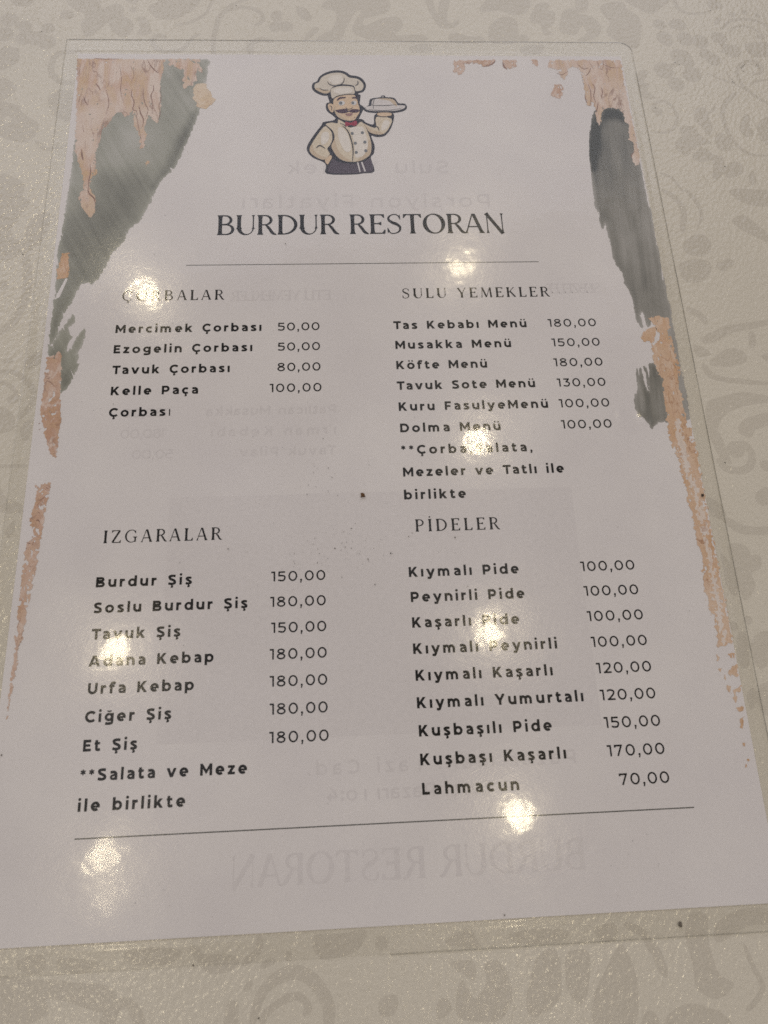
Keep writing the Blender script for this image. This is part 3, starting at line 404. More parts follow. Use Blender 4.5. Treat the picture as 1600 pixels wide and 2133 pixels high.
def vnoise(x, y, seed=0):
    """smooth value noise, about -1..1"""
    r = np.random.default_rng(seed).random((256, 256)) * 2 - 1
    xi = np.floor(x).astype(int); yi = np.floor(y).astype(int)
    fx = x - xi; fy = y - yi
    fx = fx * fx * (3 - 2 * fx); fy = fy * fy * (3 - 2 * fy)
    a = r[yi & 255, xi & 255]; b = r[yi & 255, (xi + 1) & 255]
    c = r[(yi + 1) & 255, xi & 255]; d = r[(yi + 1) & 255, (xi + 1) & 255]
    return (a * (1 - fx) + b * fx) * (1 - fy) + (c * (1 - fx) + d * fx) * fy


def sd_poly(X, Y, pts):
    pts = np.asarray(pts, float)
    d = np.full(X.shape, 1e9)
    inside = np.zeros(X.shape, bool)
    n = len(pts)
    for i in range(n):
        ax, ay = pts[i]; bx, by = pts[(i + 1) % n]
        ex, ey = bx - ax, by - ay
        L = ex * ex + ey * ey
        if L < 1e-14:
            continue
        px, py = X - ax, Y - ay
        t = np.clip((px * ex + py * ey) / L, 0, 1)
        d = np.minimum(d, (px - t * ex) ** 2 + (py - t * ey) ** 2)
        if ay != by:
            c = ((ay <= Y) & (by > Y)) | ((by <= Y) & (ay > Y))
            inside ^= c & (X < ax + (Y - ay) * ex / ey)
    d = np.sqrt(d)
    return np.where(inside, -d, d)


def catmull(pts, closed=False, n=6):
    p = np.asarray(pts, float)
    m = len(p)
    if m < 3:
        return p
    out = []
    rngi = range(m) if closed else range(m - 1)
    for i in rngi:
        if closed:
            p0, p1, p2, p3 = p[(i - 1) % m], p[i], p[(i + 1) % m], p[(i + 2) % m]
        else:
            p1, p2 = p[i], p[i + 1]
            p0 = p[i - 1] if i else 2 * p1 - p2
            p3 = p[i + 2] if i + 2 < m else 2 * p2 - p1
        for k in range(n):
            t = k / n
            out.append(0.5 * (2 * p1 + (p2 - p0) * t + (2 * p0 - 5 * p1 + 4 * p2 - p3) * t * t + (3 * p1 - p0 - 3 * p2 + p3) * t ** 3))
    if not closed:
        out.append(p[-1])
    return np.array(out)


def stroke_poly(pts, w, w2=None):
    """outline of a polyline of width w (tapering to w2), butt ends"""
    p = np.asarray(pts, float)
    n = len(p)
    if np.ndim(w) == 0:
        w = np.linspace(w, w if w2 is None else w2, n)
    w = np.asarray(w, float)
    L, R = [], []
    for i in range(n):
        a = p[i] - p[i - 1] if i else p[1] - p[0]
        b = p[i + 1] - p[i] if i < n - 1 else p[-1] - p[-2]
        a = a / (np.linalg.norm(a) + 1e-12); b = b / (np.linalg.norm(b) + 1e-12)
        na, nb = np.array([-a[1], a[0]]), np.array([-b[1], b[0]])
        nn = na + nb
        l = nn @ nn
        nn = nn * (2 / l) if l > 0.5 else na
        L.append(p[i] + nn * w[i] / 2); R.append(p[i] - nn * w[i] / 2)
    return np.array(L + R[::-1])


def arc(cx, cy, rx, ry, a0, a1, n=None):
    n = n or max(6, int(abs(a1 - a0) / 9))
    t = np.radians(np.linspace(a0, a1, n + 1))
    return np.c_[cx + rx * np.cos(t), cy + ry * np.sin(t)]


def march(F, x0, y0, h, both=False, merge=True):
    """polygons of the region F<0 on a grid (and of its complement when both): verts, faces, side"""
    ny, nx = F.shape
    V, FC, SD = [], [], []
    neg = F < 0
    ins = neg[:-1, :-1] & neg[1:, :-1] & neg[:-1, 1:] & neg[1:, 1:]
    pos = ~(neg[:-1, :-1] | neg[1:, :-1] | neg[:-1, 1:] | neg[1:, 1:])
    for side, full in ((0, ins), (1, pos)):
        if side and not both:
            break
        if not merge:
            for j, i in zip(*[a.tolist() for a in np.nonzero(full)]):
                k = len(V)
                xa, ya = x0 + i * h, y0 + j * h
                V += [(xa, ya), (xa + h, ya), (xa + h, ya + h), (xa, ya + h)]
                FC.append((k, k + 1, k + 2, k + 3)); SD.append(side)
            continue
        pad = np.zeros((ny - 1, nx + 1), np.int8)
        pad[:, 1:-1] = full
        df = np.diff(pad, axis=1)
        r, s = np.nonzero(df == 1)
        r2, e = np.nonzero(df == -1)
        for rr, a, b in zip(r.tolist(), s.tolist(), e.tolist()):
            k = len(V)
            ya, yb = y0 + rr * h, y0 + (rr + 1) * h
            xa, xb = x0 + a * h, x0 + b * h
            V += [(xa, ya), (xb, ya), (xb, yb), (xa, yb)]
            FC.append((k, k + 1, k + 2, k + 3)); SD.append(side)
    mixed = ~(ins | pos)
    for j, i in zip(*[a.tolist() for a in np.nonzero(mixed)]):
        c = [(i, j), (i + 1, j), (i + 1, j + 1), (i, j + 1)]
        f = [float(F[q[1], q[0]]) for q in c]
        for side in ((0, 1) if both else (0,)):
            poly = []
            for k in range(4):
                a, b = f[k], f[(k + 1) & 3]
                ia = (a < 0) != bool(side); ib = (b < 0) != bool(side)
                if ia:
                    poly.append((x0 + c[k][0] * h, y0 + c[k][1] * h))
                if ia != ib:
                    t = a / (a - b)
                    q = c[(k + 1) & 3]
                    poly.append((x0 + (c[k][0] + t * (q[0] - c[k][0])) * h, y0 + (c[k][1] + t * (q[1] - c[k][1])) * h))
            if len(poly) >= 3:
                k = len(V)
                V += poly
                FC.append(tuple(range(k, k + len(poly)))); SD.append(side)
    return V, FC, SD


def grid(x0, y0, x1, y1, h):
    nx = int(math.ceil((x1 - x0) / h)) + 1; ny = int(math.ceil((y1 - y0) / h)) + 1
    return np.meshgrid(x0 + np.arange(nx) * h, y0 + np.arange(ny) * h)


def union_shape(polys, h, pad=0.3, fmod=None, merge=True):
    a = np.concatenate([np.asarray(p, float) for p in polys])
    x0, y0 = a.min(0) - pad; x1, y1 = a.max(0) + pad
    X, Y = grid(x0, y0, x1, y1, h)
    F = np.full(X.shape, 1e9)
    for p in polys:
        F = np.minimum(F, sd_poly(X, Y, p))
    if fmod:
        F = fmod(X, Y, F)
    V, FC, _ = march(F, x0, y0, h, False, merge)
    return V, FC


# ---------------------------------------------------------------- object helpers
def link(name, me, parent=None):
    o = bpy.data.objects.new(name, me)
    COL.objects.link(o)
    if parent:
        o.parent = parent
    return o


def flat(name, V, FC, z, mat, parent):
    """flat sheet mesh; V in millimetres on the menu, z in millimetres"""
    me = bpy.data.meshes.new(name)
    me.from_pydata([(x * MM, y * MM, z * MM) for x, y in V], [], FC)
    me.materials.append(mat)
    me.update()
    return link(name, me, parent)


class NT:
    def __init__(self, mat):
        self.t = mat.node_tree
        self.n = self.t.nodes
        self.l = self.t.links

    def node(self, kind, **kw):
        n = self.n.new(kind)
        for k, v in kw.items():
            if k.startswith('i_'):
                n.inputs[k[2:].replace('_', ' ')].default_value = v
            else:
                setattr(n, k, v)
        return n

    def link(self, a, b):
        self.l.new(a, b)

    def math(self, op, a, b=None, clamp=False):
        n = self.n.new('ShaderNodeMath'); n.operation = op; n.use_clamp = clamp
        for i, v in enumerate((a, b)):
            if v is None:
                continue
            if isinstance(v, (int, float)):
                n.inputs[i].default_value = v
            else:
                self.l.new(v, n.inputs[i])
        return n.outputs[0]

    def mix(self, f, a, b, blend='MIX'):
        n = self.n.new('ShaderNodeMix'); n.data_type = 'RGBA'; n.blend_type = blend
        for i, v in ((0, f), (6, a), (7, b)):
            if isinstance(v, (int, float)):
                n.inputs[i].default_value = v
            elif isinstance(v, tuple):
                n.inputs[i].default_value = v + (1,) if len(v) == 3 else v
            else:
                self.l.new(v, n.inputs[i])
        return n.outputs[2]

    def coords(self, scale=(1, 1, 1), rot=0.0, loc=(0, 0, 0)):
        tc = self.n.new('ShaderNodeTexCoord')
        mp = self.n.new('ShaderNodeMapping')
        mp.vector_type = 'TEXTURE' if False else 'POINT'
        rt = self.n.new('ShaderNodeVectorRotate'); rt.rotation_type = 'Z_AXIS'
        rt.inputs['Angle'].default_value = rot
        self.l.new(tc.outputs['Object'], rt.inputs['Vector'])
        self.l.new(rt.outputs[0], mp.inputs['Vector'])
        mp.inputs['Scale'].default_value = scale
        mp.inputs['Location'].default_value = loc
        return mp.outputs[0]

    def noise(self, vec, scale=1.0, detail=2.0, rough=0.5, dist=0.0):
        n = self.n.new('ShaderNodeTexNoise')
        n.inputs['Scale'].default_value = scale; n.inputs['Detail'].default_value = detail
        n.inputs['Roughness'].default_value = rough; n.inputs['Distortion'].default_value = dist
        self.l.new(vec, n.inputs['Vector'])
        return n.outputs['Fac']

    def ramp(self, f, stops):
        n = self.n.new('ShaderNodeValToRGB')
        e = n.color_ramp.elements
        while len(e) < len(stops):
            e.new(0.5)
        for el, (p, c) in zip(e, stops):
            el.position = p
            el.color = (c, c, c, 1) if isinstance(c, (int, float)) else tuple(c) + (1,)
        self.l.new(f, n.inputs[0])
        return n.outputs[0]


def new_mat(name):
    m = bpy.data.materials.new(name)
    m.use_nodes = True
    t = NT(m)
    return m, t, m.node_tree.nodes['Principled BSDF']


def plain(name, col, var=0.06, scale=900, rough=0.7):
    m, t, p = new_mat(name)
    f = t.noise(t.coords((scale,) * 3), 1, 3, 0.6)
    a = tuple(max(0, c * (1 - var * 2)) for c in col); b = tuple(min(1, c * (1 + var * 2)) for c in col)
    t.link(t.ramp(f, [(0.25, a), (0.75, b)]), p.inputs['Base Color'])
    p.inputs['Roughness'].default_value = rough
    p.inputs['Specular IOR Level'].default_value = 0.05
    return m


# ---------------------------------------------------------------- materials
PAPER = (0.700, 0.668, 0.690)


def mk_paper():
    m, t, p = new_mat("paper")
    f1 = t.noise(t.coords((28, 28, 28)), 1, 4, 0.6)
    f2 = t.noise(t.coords((1500, 1500, 1500)), 1, 3, 0.6)
    c = t.mix(t.ramp(f1, [(0.35, 0.0), (0.68, 1.0)]), (0.672, 0.640, 0.645), (0.715, 0.684, 0.680))
    c = t.mix(t.ramp(f2, [(0.3, 0.0), (0.7, 1.0)]), t.mix(0.955, (0, 0, 0), c), c)
    t.link(c, p.inputs['Base Color'])
    p.inputs['Roughness'].default_value = 0.85
    p.inputs['Specular IOR Level'].default_value = 0.05
    return m


def mk_brush(name, rot, thick, mid, thin):
    """watery grey-green paint; the point attribute 'pigment' holds how much paint the brush left"""
    m, t, p = new_mat(name)
    at = t.node('ShaderNodeAttribute'); at.attribute_name = 'pigment'
    s = t.noise(t.coords((520, 22, 1), rot), 1, 3, 0.6)
    b = t.noise(t.coords((110, 75, 1), rot), 1, 5, 0.65)
    g = t.noise(t.coords((1500, 1500, 1)), 1, 3, 0.7)
    f = t.math('ADD', t.math('MULTIPLY', s, 0.38), t.math('ADD', t.math('MULTIPLY', b, 0.34), t.math('MULTIPLY', g, 0.20)))
    f = t.math('ADD', at.outputs['Fac'], t.math('MULTIPLY', t.math('SUBTRACT', f, 0.46), 1.35))
    t.link(t.ramp(f, [(0.0, thin), (0.5, mid), (1.0, thick)]), p.inputs['Base Color'])
    p.inputs['Roughness'].default_value = 0.8
    p.inputs['Specular IOR Level'].default_value = 0.05
    return m


def mk_bark(name, pale, tan, ochre, crack, rot=0.0, sx=230, sy=55):
    m, t, p = new_mat(name)
    v = t.coords((sx, sy, 1), rot)
    a = t.noise(v, 1, 4, 0.55, 0.9)
    b = t.noise(t.coords((55, 55, 1)), 1, 3, 0.5)
    base = t.ramp(a, [(0.32, tuple(x * .82 for x in tan)), (0.44, ochre), (0.52, tan), (0.64, pale)])
    base = t.mix(t.ramp(b, [(0.38, 0.0), (0.66, 0.9)]), base, pale)
    r = t.math('ABSOLUTE', t.math('SUBTRACT', t.noise(t.coords((sx * 0.62, sy * 0.7, 1), rot, (3.1, 7.7, 0)), 1, 3, 0.5, 1.2), 0.5))
    msk = t.ramp(t.noise(t.coords((85, 85, 1), 0, (9, 2, 0)), 1, 2), [(0.46, 0.0), (0.60, 1.0)])
    cr = t.math('MULTIPLY', t.ramp(r, [(0.0, 1.0), (0.022, 0.0)]), msk)
    col = t.mix(t.math('MULTIPLY', cr, 0.8), base, crack)
    g = t.noise(t.coords((1600, 1600, 1)), 1, 3, 0.7)
    col = t.mix(t.ramp(g, [(0.3, 0.45), (0.6, 0.0)]), col, tuple(x * .8 for x in tan))
    t.link(col, p.inputs['Base Color'])
    p.inputs['Roughness'].default_value = 0.8
    p.inputs['Specular IOR Level'].default_value = 0.05
    return m


def mk_film(name, absorb=(0.999, 0.997, 0.990), haze=0.003, scratch=True):
    """clear laminating film: see-through, Fresnel gloss, hairline scratches and finger grease"""
    m = bpy.data.materials.new(name)
    m.use_nodes = True
    t = NT(m)
    t.n.clear()
    out = t.node('ShaderNodeOutputMaterial')
    # hairline scratches in several directions
    hs = None
    for k, (rot, fx, fy, w) in enumerate([(0.35, 2300, 130, 1.0), (1.25, 1900, 110, 0.9), (2.1, 2500, 150, 1.0), (2.8, 1700, 90, 0.8), (0.9, 2700, 240, 0.8)]):
        f = t.noise(t.coords((fx, fy, 1), rot, (k * 3.3, k * 5.1, 0)), 1, 1.5, 0.5, 0.35)
        f = t.math('MULTIPLY', f, w)
        hs = f if hs is None else t.math('ADD', hs, f)
    grease = t.ramp(t.noise(t.coords((42, 42, 1), 0, (1.7, 4.2, 0)), 1, 4, 0.62), [(0.40, 0.0), (0.66, 1.0)])
    orange = t.noise(t.coords((190, 190, 190)), 1, 2, 0.45)
    b1 = t.node('ShaderNodeBump'); b1.inputs['Strength'].default_value = 1.0
    b1.inputs['Distance'].default_value = 3.3e-5
    t.link(orange, b1.inputs['Height'])
    b2 = t.node('ShaderNodeBump'); b2.inputs['Strength'].default_value = 1.0
    b2.inputs['Distance'].default_value = 3.0e-6
    t.link(t.noise(t.coords((900, 260, 1), 0.6), 1, 2, 0.5, 0.4), b2.inputs['Height']); t.link(b1.outputs[0], b2.inputs['Normal'])
    b3 = t.node('ShaderNodeBump'); b3.inputs['Strength'].default_value = 1.0
    b3.inputs['Distance'].default_value = 1.05e-5
    t.link(hs, b3.inputs['Height']); t.link(b1.outputs[0], b3.inputs['Normal'])
    core = t.node('ShaderNodeBsdfGlossy'); core.inputs['Roughness'].default_value = 0.068
    halo = t.node('ShaderNodeBsdfGlossy'); halo.inputs['Roughness'].default_value = 0.165
    t.link(b2.outputs[0], core.inputs['Normal'])
    t.link(b3.outputs[0], halo.inputs['Normal'])
    veil = t.node('ShaderNodeBsdfGlossy'); veil.inputs['Roughness'].default_value = 0.30
    t.link(b1.outputs[0], veil.inputs['Normal'])
    mv = t.node('ShaderNodeMixShader'); mv.inputs[0].default_value = 0.22
    t.link(halo.outputs[0], mv.inputs[1]); t.link(veil.outputs[0], mv.inputs[2])
    mg = t.node('ShaderNodeMixShader')
    t.link(t.math('ADD', t.math('MULTIPLY', grease, 0.45), 0.48), mg.inputs[0])
    t.link(core.outputs[0], mg.inputs[1]); t.link(mv.outputs[0], mg.inputs[2])
    tr = t.node('ShaderNodeBsdfTransparent'); tr.inputs[0].default_value = absorb + (1,)
    df = t.node('ShaderNodeBsdfDiffuse'); df.inputs[0].default_value = (0.80, 0.78, 0.82, 1)
    mh = t.node('ShaderNodeMixShader')
    t.link(t.math('ADD', t.math('MULTIPLY', grease, haze * 1.5), haze), mh.inputs[0])
    t.link(tr.outputs[0], mh.inputs[1]); t.link(df.outputs[0], mh.inputs[2])
    fr = t.node('ShaderNodeFresnel'); fr.inputs['IOR'].default_value = 1.5
    geo = t.node('ShaderNodeNewGeometry')
    # only the outer side of the film mirrors (its inner faces are bonded)
    fac = t.math('MULTIPLY', fr.outputs[0], t.math('SUBTRACT', 1.0, geo.outputs['Backfacing']))
    ms = t.node('ShaderNodeMixShader')
    t.link(fac, ms.inputs[0]); t.link(mh.outputs[0], ms.inputs[1]); t.link(mg.outputs[0], ms.inputs[2])
    t.link(ms.outputs[0], out.inputs['Surface'])
    return m


def mk_cloth(name, col):
    """wipe-clean vinyl cloth with a fine leather grain"""
    m, t, p = new_mat(name)
    b = t.noise(t.coords((14, 14, 14)), 1, 3, 0.5)
    g = t.noise(t.coords((1900, 1900, 1900)), 1, 3, 0.7)
    c = t.mix(t.ramp(b, [(0.3, 0.0), (0.7, 1.0)]), tuple(x * 0.965 for x in col), tuple(min(1, x * 1.03) for x in col))
    c = t.mix(t.ramp(g, [(0.3, 1.0), (0.62, 0.0)]), c, tuple(x * 0.86 for x in col))
    t.link(c, p.inputs['Base Color'])
    gr = t.noise(t.coords((760, 560, 760), 0.5), 1, 2, 0.5, 0.3)
    gv = t.n.new('ShaderNodeTexVoronoi'); gv.inputs['Scale'].default_value = 1.0
    t.link(t.coords((700, 520, 700), 0.5), gv.inputs['Vector'])
    h = t.math('ADD', gr, t.math('MULTIPLY', gv.outputs['Distance'], 0.5))
    bp = t.node('ShaderNodeBump'); bp.inputs['Strength'].default_value = 1.0
    bp.inputs['Distance'].default_value = 2.0e-4
    t.link(h, bp.inputs['Height']); t.link(bp.outputs[0], p.inputs['Normal'])
    p.inputs['Roughness'].default_value = 0.155
    p.inputs['Specular IOR Level'].default_value = 0.5
    return m


M_PAPER = mk_paper()
M_INK = plain("black_ink", (0.006, 0.006, 0.007), 0.15)
M_INK_SOFT = plain("grey_ink", (0.055, 0.055, 0.058), 0.15)
M_RULE = plain("rule_ink", (0.10, 0.10, 0.095), 0.1)
M_GHOST = plain("reverse_print", (0.622, 0.591, 0.594), 0.02)
M_GHOST2 = plain("reverse_panel", (0.648, 0.617, 0.620), 0.02)
M_BRUSH_L = mk_brush("watery_grey_green", -0.50, (0.17, 0.170, 0.145), (0.325, 0.326, 0.282), (0.50, 0.49, 0.465))
M_BRUSH_R = mk_brush("grey_green", 0.05, (0.068, 0.072, 0.066), (0.235, 0.228, 0.205), (0.44, 0.425, 0.405))
M_BARK_P = mk_bark("bark_pale", (0.70, 0.64, 0.60), (0.68, 0.57, 0.50), (0.66, 0.52, 0.40), (0.45, 0.28, 0.2), 0.0, 300, 80)
M_CRACK = plain("bark_crack_brown", (0.26, 0.150, 0.115), .2, 1500)
M_BARK = mk_bark("bark_flakes", (0.69, 0.59, 0.525), (0.57, 0.395, 0.305), (0.58, 0.405, 0.235), (0.24, 0.13, 0.095))
M_BARK_B = mk_bark("bark_orange", (0.67, 0.53, 0.42), (0.56, 0.325, 0.185), (0.58, 0.365, 0.195), (0.33, 0.17, 0.10), 0.0, 400, 130)
M_BARK_Y = mk_bark("bark_straw", (0.70, 0.59, 0.47), (0.63, 0.47, 0.32), (0.64, 0.49, 0.31), (0.35, 0.2, 0.13), 0.0, 300, 260)
M_BARK_C = mk_bark("bark_rosy", (0.66, 0.535, 0.465), (0.50, 0.305, 0.215), (0.56, 0.375, 0.25), (0.20, 0.11, 0.09), 0.0, 330, 260)
M_FILM = mk_film("laminating_film")
M_CLOTH = mk_cloth("ivory_vinyl", (0.655, 0.610, 0.520))
M_CLOTH_D = mk_cloth("greige_print", (0.580, 0.536, 0.455))

# ---------------------------------------------------------------- lettering
GA = {}


def body_glyph(ch, w):
    """geometric sans, cap height 1; returns (list of outlines, list of counters, width)"""
    h = w / 2
    X = 0.765
    o = 0.012
    A, C = [], []

    def L(*p, ww=w):
        A.append(stroke_poly(p, ww))

    def S(*p, ww=w, n=7):
        A.append(stroke_poly(catmull(p, n=n), ww))

    def E(cx, cy, rx, ry, a0=None, a1=None):
        if a0 is None:
            A.append(arc(cx, cy, rx, ry, 0, 360)[:-1]); C.append((len(A) - 1, arc(cx, cy, rx - w, ry - w * 0.92, 0, 360)[:-1]))
        else:
            A.append(stroke_poly(arc(cx, cy, rx - h, ry - h, a0, a1), w))

    def cedilla(cx):
        S((cx, 0.02), (cx - 0.02, -0.08), (cx + 0.075, -0.115), (cx + 0.05, -0.21), (cx - 0.11, -0.215), ww=w * 0.50)

    def dots(cx):
        for s in (-1, 1):
            A.append(arc(cx + s * 0.17, X + 0.21, 0.095, 0.095, 0, 360)[:-1])

    base = {'Ç': 'C', 'Ş': 'S', 'ç': 'c', 'ş': 's', 'ğ': 'g', 'ö': 'o', 'ü': 'u'}.get(ch, ch)
    if base == 'M':
        W = 1.06; L((h, 0), (h, 1)); L((W - h, 0), (W - h, 1)); L((h * .75, 1), (W / 2, .30), (W - h * .75, 1), ww=w * .88)
        C.append((-1, [(-1, 1), (3, 1), (3, 2), (-1, 2)]))
    elif base == 'E':
        W = .70; L((h, 0), (h, 1)); L((0, h), (W, h)); L((0, 1 - h), (W - .02, 1 - h)); L((0, .51), (W - .08, .51), ww=w * .9)
    elif base == 'F':
        W = .68; L((h, 0), (h, 1)); L((0, 1 - h), (W, 1 - h)); L((0, .45), (W - .07, .45), ww=w * .95)
    elif base == 'T':
        W = .84; L((W / 2, 0), (W / 2, 1)); L((0, 1 - h), (W, 1 - h))
    elif base == 'L':
        W = .68; L((h, 0), (h, 1)); L((0, h), (W, h))
    elif base == 'K':
        W = .88; L((h, 0), (h, 1)); L((h, .26), (W - .13, 1.06), ww=w * .95); L((.33, .58), (W - .09, -.06), ww=w * 1.0)
        C.append((-1, [(-1, 1), (3, 1), (3, 2), (-1, 2)])); C.append((-1, [(-1, -1), (3, -1), (3, 0), (-1, 0)]))
    elif base == 'S':
        W = .77; S((W - .07, .86), (W * .68, 1 - h * 1.02 + .01), (W * .40, 1 - h), (h + .02, .80), (h + .10, .60), (W * .55, .50), (W - h - .03, .38), (W - h, .20), (W * .60, h - .01), (W * .33, h - .005), (.05, .16))
    elif base == 'C':
        W = .90; S(*[tuple(p) for p in arc(.53, .5, .53 - h, .512 - h, 42, 318, 20)], n=2)
    elif base == 'U':
        W = .86; L((h, 1), (h, .40)); L((W - h, 1), (W - h, .40)); A.append(stroke_poly(arc(W / 2, .41, W / 2 - h, .42 - h, 180, 360, 16), w))
    elif base == 'D':
        W = .94; L((h, 0), (h, 1)); A.append(stroke_poly(np.r_[[(0, 1 - h)], arc(W - .5, .5, .5 - h, .5 - h, 90, -90, 18), [(0, h)]], w))
    elif base == 'P':
        W = .80; L((h, 0), (h, 1)); A.append(stroke_poly(np.r_[[(0, 1 - h)], arc(W - .36, .64, .36 - h, .36 - h, 90, -90, 14), [(0, .28 + h)]], w))
    elif base == 'B':
        W = .84; L((h, 0), (h, 1)); A.append(stroke_poly(np.r_[[(0, 1 - h)], arc(W - .34, .745, .28 - h, .255 - h, 90, -90, 12), [(0, .49 + h)]], w * .95)); A.append(stroke_poly(np.r_[[(0, .56 - h)], arc(W - .30, .28, .30 - h, .28 - h, 90, -90, 12), [(0, h)]], w * .95))
    elif base == 'A':
        W = 1.02; L((h * .9, -.02), (W / 2, 1.1)); L((W - h * .9, -.02), (W / 2, 1.1)); L((.25, .28), (W - .25, .28), ww=w * .85)
        C.append((-1, [(-1, 1), (3, 1), (3, 2), (-1, 2)])); C.append((-1, [(-1, -1), (3, -1), (3, 0), (-1, 0)]))
    elif base == 'Y':
        W = .94; L((h * .7, 1.02), (W / 2, .38), (W - h * .7, 1.02)); L((W / 2, 0), (W / 2, .45))
        C.append((-1, [(-1, 1), (3, 1), (3, 2), (-1, 2)]))
    elif base == 'a':
        W = .68; L((W - h, 0), (W - h, .46)); S((.06, X - .12), (.19, X - h + .0), (.36, X - h + o), (W - h - .05, X - h - .07), (W - h, .44))
        A.append(stroke_poly(np.r_[[(W - h, .455)], arc(.26, .455 - .225, .25 - h, .225 - h * .75, 90, 270, 10), [(.40, h * .72), (W - h * 1.1, .20)]], w * .80))
    elif base in 'bdp':
        W = .82; r = .40
        cx = W - r if base in 'bp' else r
        E(cx, X / 2, r, X / 2 + o)
        sx = h if base in 'bp' else W - h
        L((sx, 0 if base != 'p' else -.27), (sx, 1.06 if base != 'p' else X))
    elif base == 'g':
        W = .80; E(.39, X / 2 + .03, .39, X / 2 - .02); L((W - h, .05), (W - h, X)); S((W - h, .08), (W - h - .02, -.09), (W * .60, -.27 + h), (.32, -.275 + h), (.09, -.14))
    elif base == 'c':
        W = .70; A.append(stroke_poly(arc(.41, X / 2, .41 - h, X / 2 + o - h, 46, 314, 16), w))
    elif base == 'e':
        W = .79; A.append(stroke_poly(arc(W / 2, X / 2, W / 2 - h, X / 2 + o - h, 0, 312, 20), w)); L((h, X / 2 - .015), (W - .012, X / 2 - .015), ww=w * .72)
    elif base == 'f':
        W = .54; S((.20, 0), (.20, .62), (.22, .88), (.36, 1.06 - h), (W + .02, 1.02 - h)); L((0, X - h * .85), (W - .05, X - h * .85), ww=w * .85)
    elif base in 'hnmu':
        W = {'h': .76, 'n': .76, 'm': 1.26, 'u': .76}[base]
        if base == 'u':
            L((h, X), (h, .34)); L((W - h, 0), (W - h, X)); A.append(stroke_poly(arc(W / 2, .36, W / 2 - h, .37 - h, 180, 360, 14), w))
        else:
            L((h, 0), (h, 1.06 if base == 'h' else X))
            half = W / 2 + h / 2 if base == 'm' else W
            for k in range(2 if base == 'm' else 1):
                xo = k * (half - w)
                L((xo + half - h, 0), (xo + half - h, .40)); A.append(stroke_poly(arc(xo + half / 2, .40, half / 2 - h, X - .40 - h + o, 180, 0, 14), w))
    elif base in 'iıl':
        W = w + .01; L((W / 2, 0), (W / 2, 1.06 if base == 'l' else X))
        if base == 'i':
            A.append(arc(W / 2, 1.0, .13, .125, 0, 360)[:-1])
    elif base == 'k':
        W = .78; L((h, 0), (h, 1.06)); L((h, .18), (W - .12, X + .06), ww=w * .95); L((.34, .42), (W - .09, -.05), ww=w)
        C.append((-1, [(.3, X), (3, X), (3, 2), (.3, 2)])); C.append((-1, [(-1, -1), (3, -1), (3, 0), (-1, 0)]))
    elif base == 'o':
        W = .83; E(W / 2, X / 2, W / 2, X / 2 + o)
    elif base == 'r':
        W = .47; L((h, 0), (h, X)); S((h, .38), (h + .04, .56), (h + .16, X - h - .02), (W, X - h + o))
    elif base == 's':
        W = .63; S((W - .06, X - .14), (W * .62, X - h * .9), (W * .36, X - h * .92), (h * .95, X - .20), (h + .12, .44), (W * .58, .36), (W - h, .25), (W - h * 1.1, .15), (W * .58, h * .85), (W * .30, h * .88), (.04, .14), ww=w * .92)
    elif base == 't':
        W = .52; S((.19, .94), (.19, .40), (.21, .16), (.33, h - .01), (W, h + .03)); L((0, X - h * .85), (W - .03, X - h * .85), ww=w * .85)
    elif base == 'v':
        W = .80; L((h * .7, X + .02), (W / 2, .0), (W - h * .7, X + .02))
        C.append((-1, [(-1, X), (3, X), (3, 2), (-1, 2)])); C.append((-1, [(-1, -1), (3, -1), (3, 0), (-1, 0)]))
    elif base == 'y':
        W = .80; L((h * .7, X + .02), (W / 2 + .01, .02)); L((W - h * .7, X + .02), (W * .46, -.06)); S((W * .5, .03), (W * .42, -.13), (.26, -.27 + h), (.07, -.27 + h * 1.2), ww=w * .95)
        C.append((-1, [(-1, X), (3, X), (3, 2), (-1, 2)]))
    elif base == 'z':
        W = .64; L((.02, X - h * .9), (W - .02, X - h * .9), ww=w * .9); L((0, h * .9), (W, h * .9), ww=w * .9); L((.12, .06), (W - .12, X - .06), ww=w)
    elif base == '*':
        W = .46
        for k in range(3):
            a = math.radians(90 + 60 * k); d = np.array([math.cos(a), math.sin(a)]) * .24
            L(tuple(np.array([.23, .74]) - d), tuple(np.array([.23, .74]) + d), ww=w * .52)
    elif base == ',':
        W = .22; A.append(arc(.11, .09, .105, .10, 0, 360)[:-1]); L((.15, .10), (.07, -.20), ww=w * .75)
    elif base == '.':
        W = .24; A.append(arc(.12, .11, .12, .12, 0, 360)[:-1])
    elif base == ':':
        W = .24; A.append(arc(.12, .11, .12, .12, 0, 360)[:-1]); A.append(arc(.12, .6, .12, .12, 0, 360)[:-1])
    elif base == '0':
        W = .88; E(W / 2, .5, W / 2, .5 + o)
    elif base == '1':
        W = .40; L((W - h, 0), (W - h, 1)); L((0, 1 - h), (W - h, 1 - h))
    elif base == '2':
        W = .76; S((.06, .80), (.18, .94 - h * .3), (.38, 1 - h + o), (W - h - .06, .90 - h * .5), (W - h, .70), (W - .20, .48), (.10, .04)); L((.02, h), (W + .02, h))
    elif base == '3':
        W = .76; L((.06, 1 - h), (W - .06, 1 - h)); L((W - .10, 1 - h), (.34, .58)); S((.28, .585), (.48, .57), (W - h - .02, .44), (W - h, .28), (W - .22, h + .03), (.36, h - o), (.03, .14))
    elif base == '5':
        W = .77; L((.10, 1 - h), (W - .06, 1 - h)); L((.15, 1), (.10, .52)); S((.07, .575 - h * .2), (.36, .60 - h * .4), (W - h - .05, .50), (W - h, .31), (W - .20, h + .03), (.36, h - o), (.03, .13))
    elif base == '7':
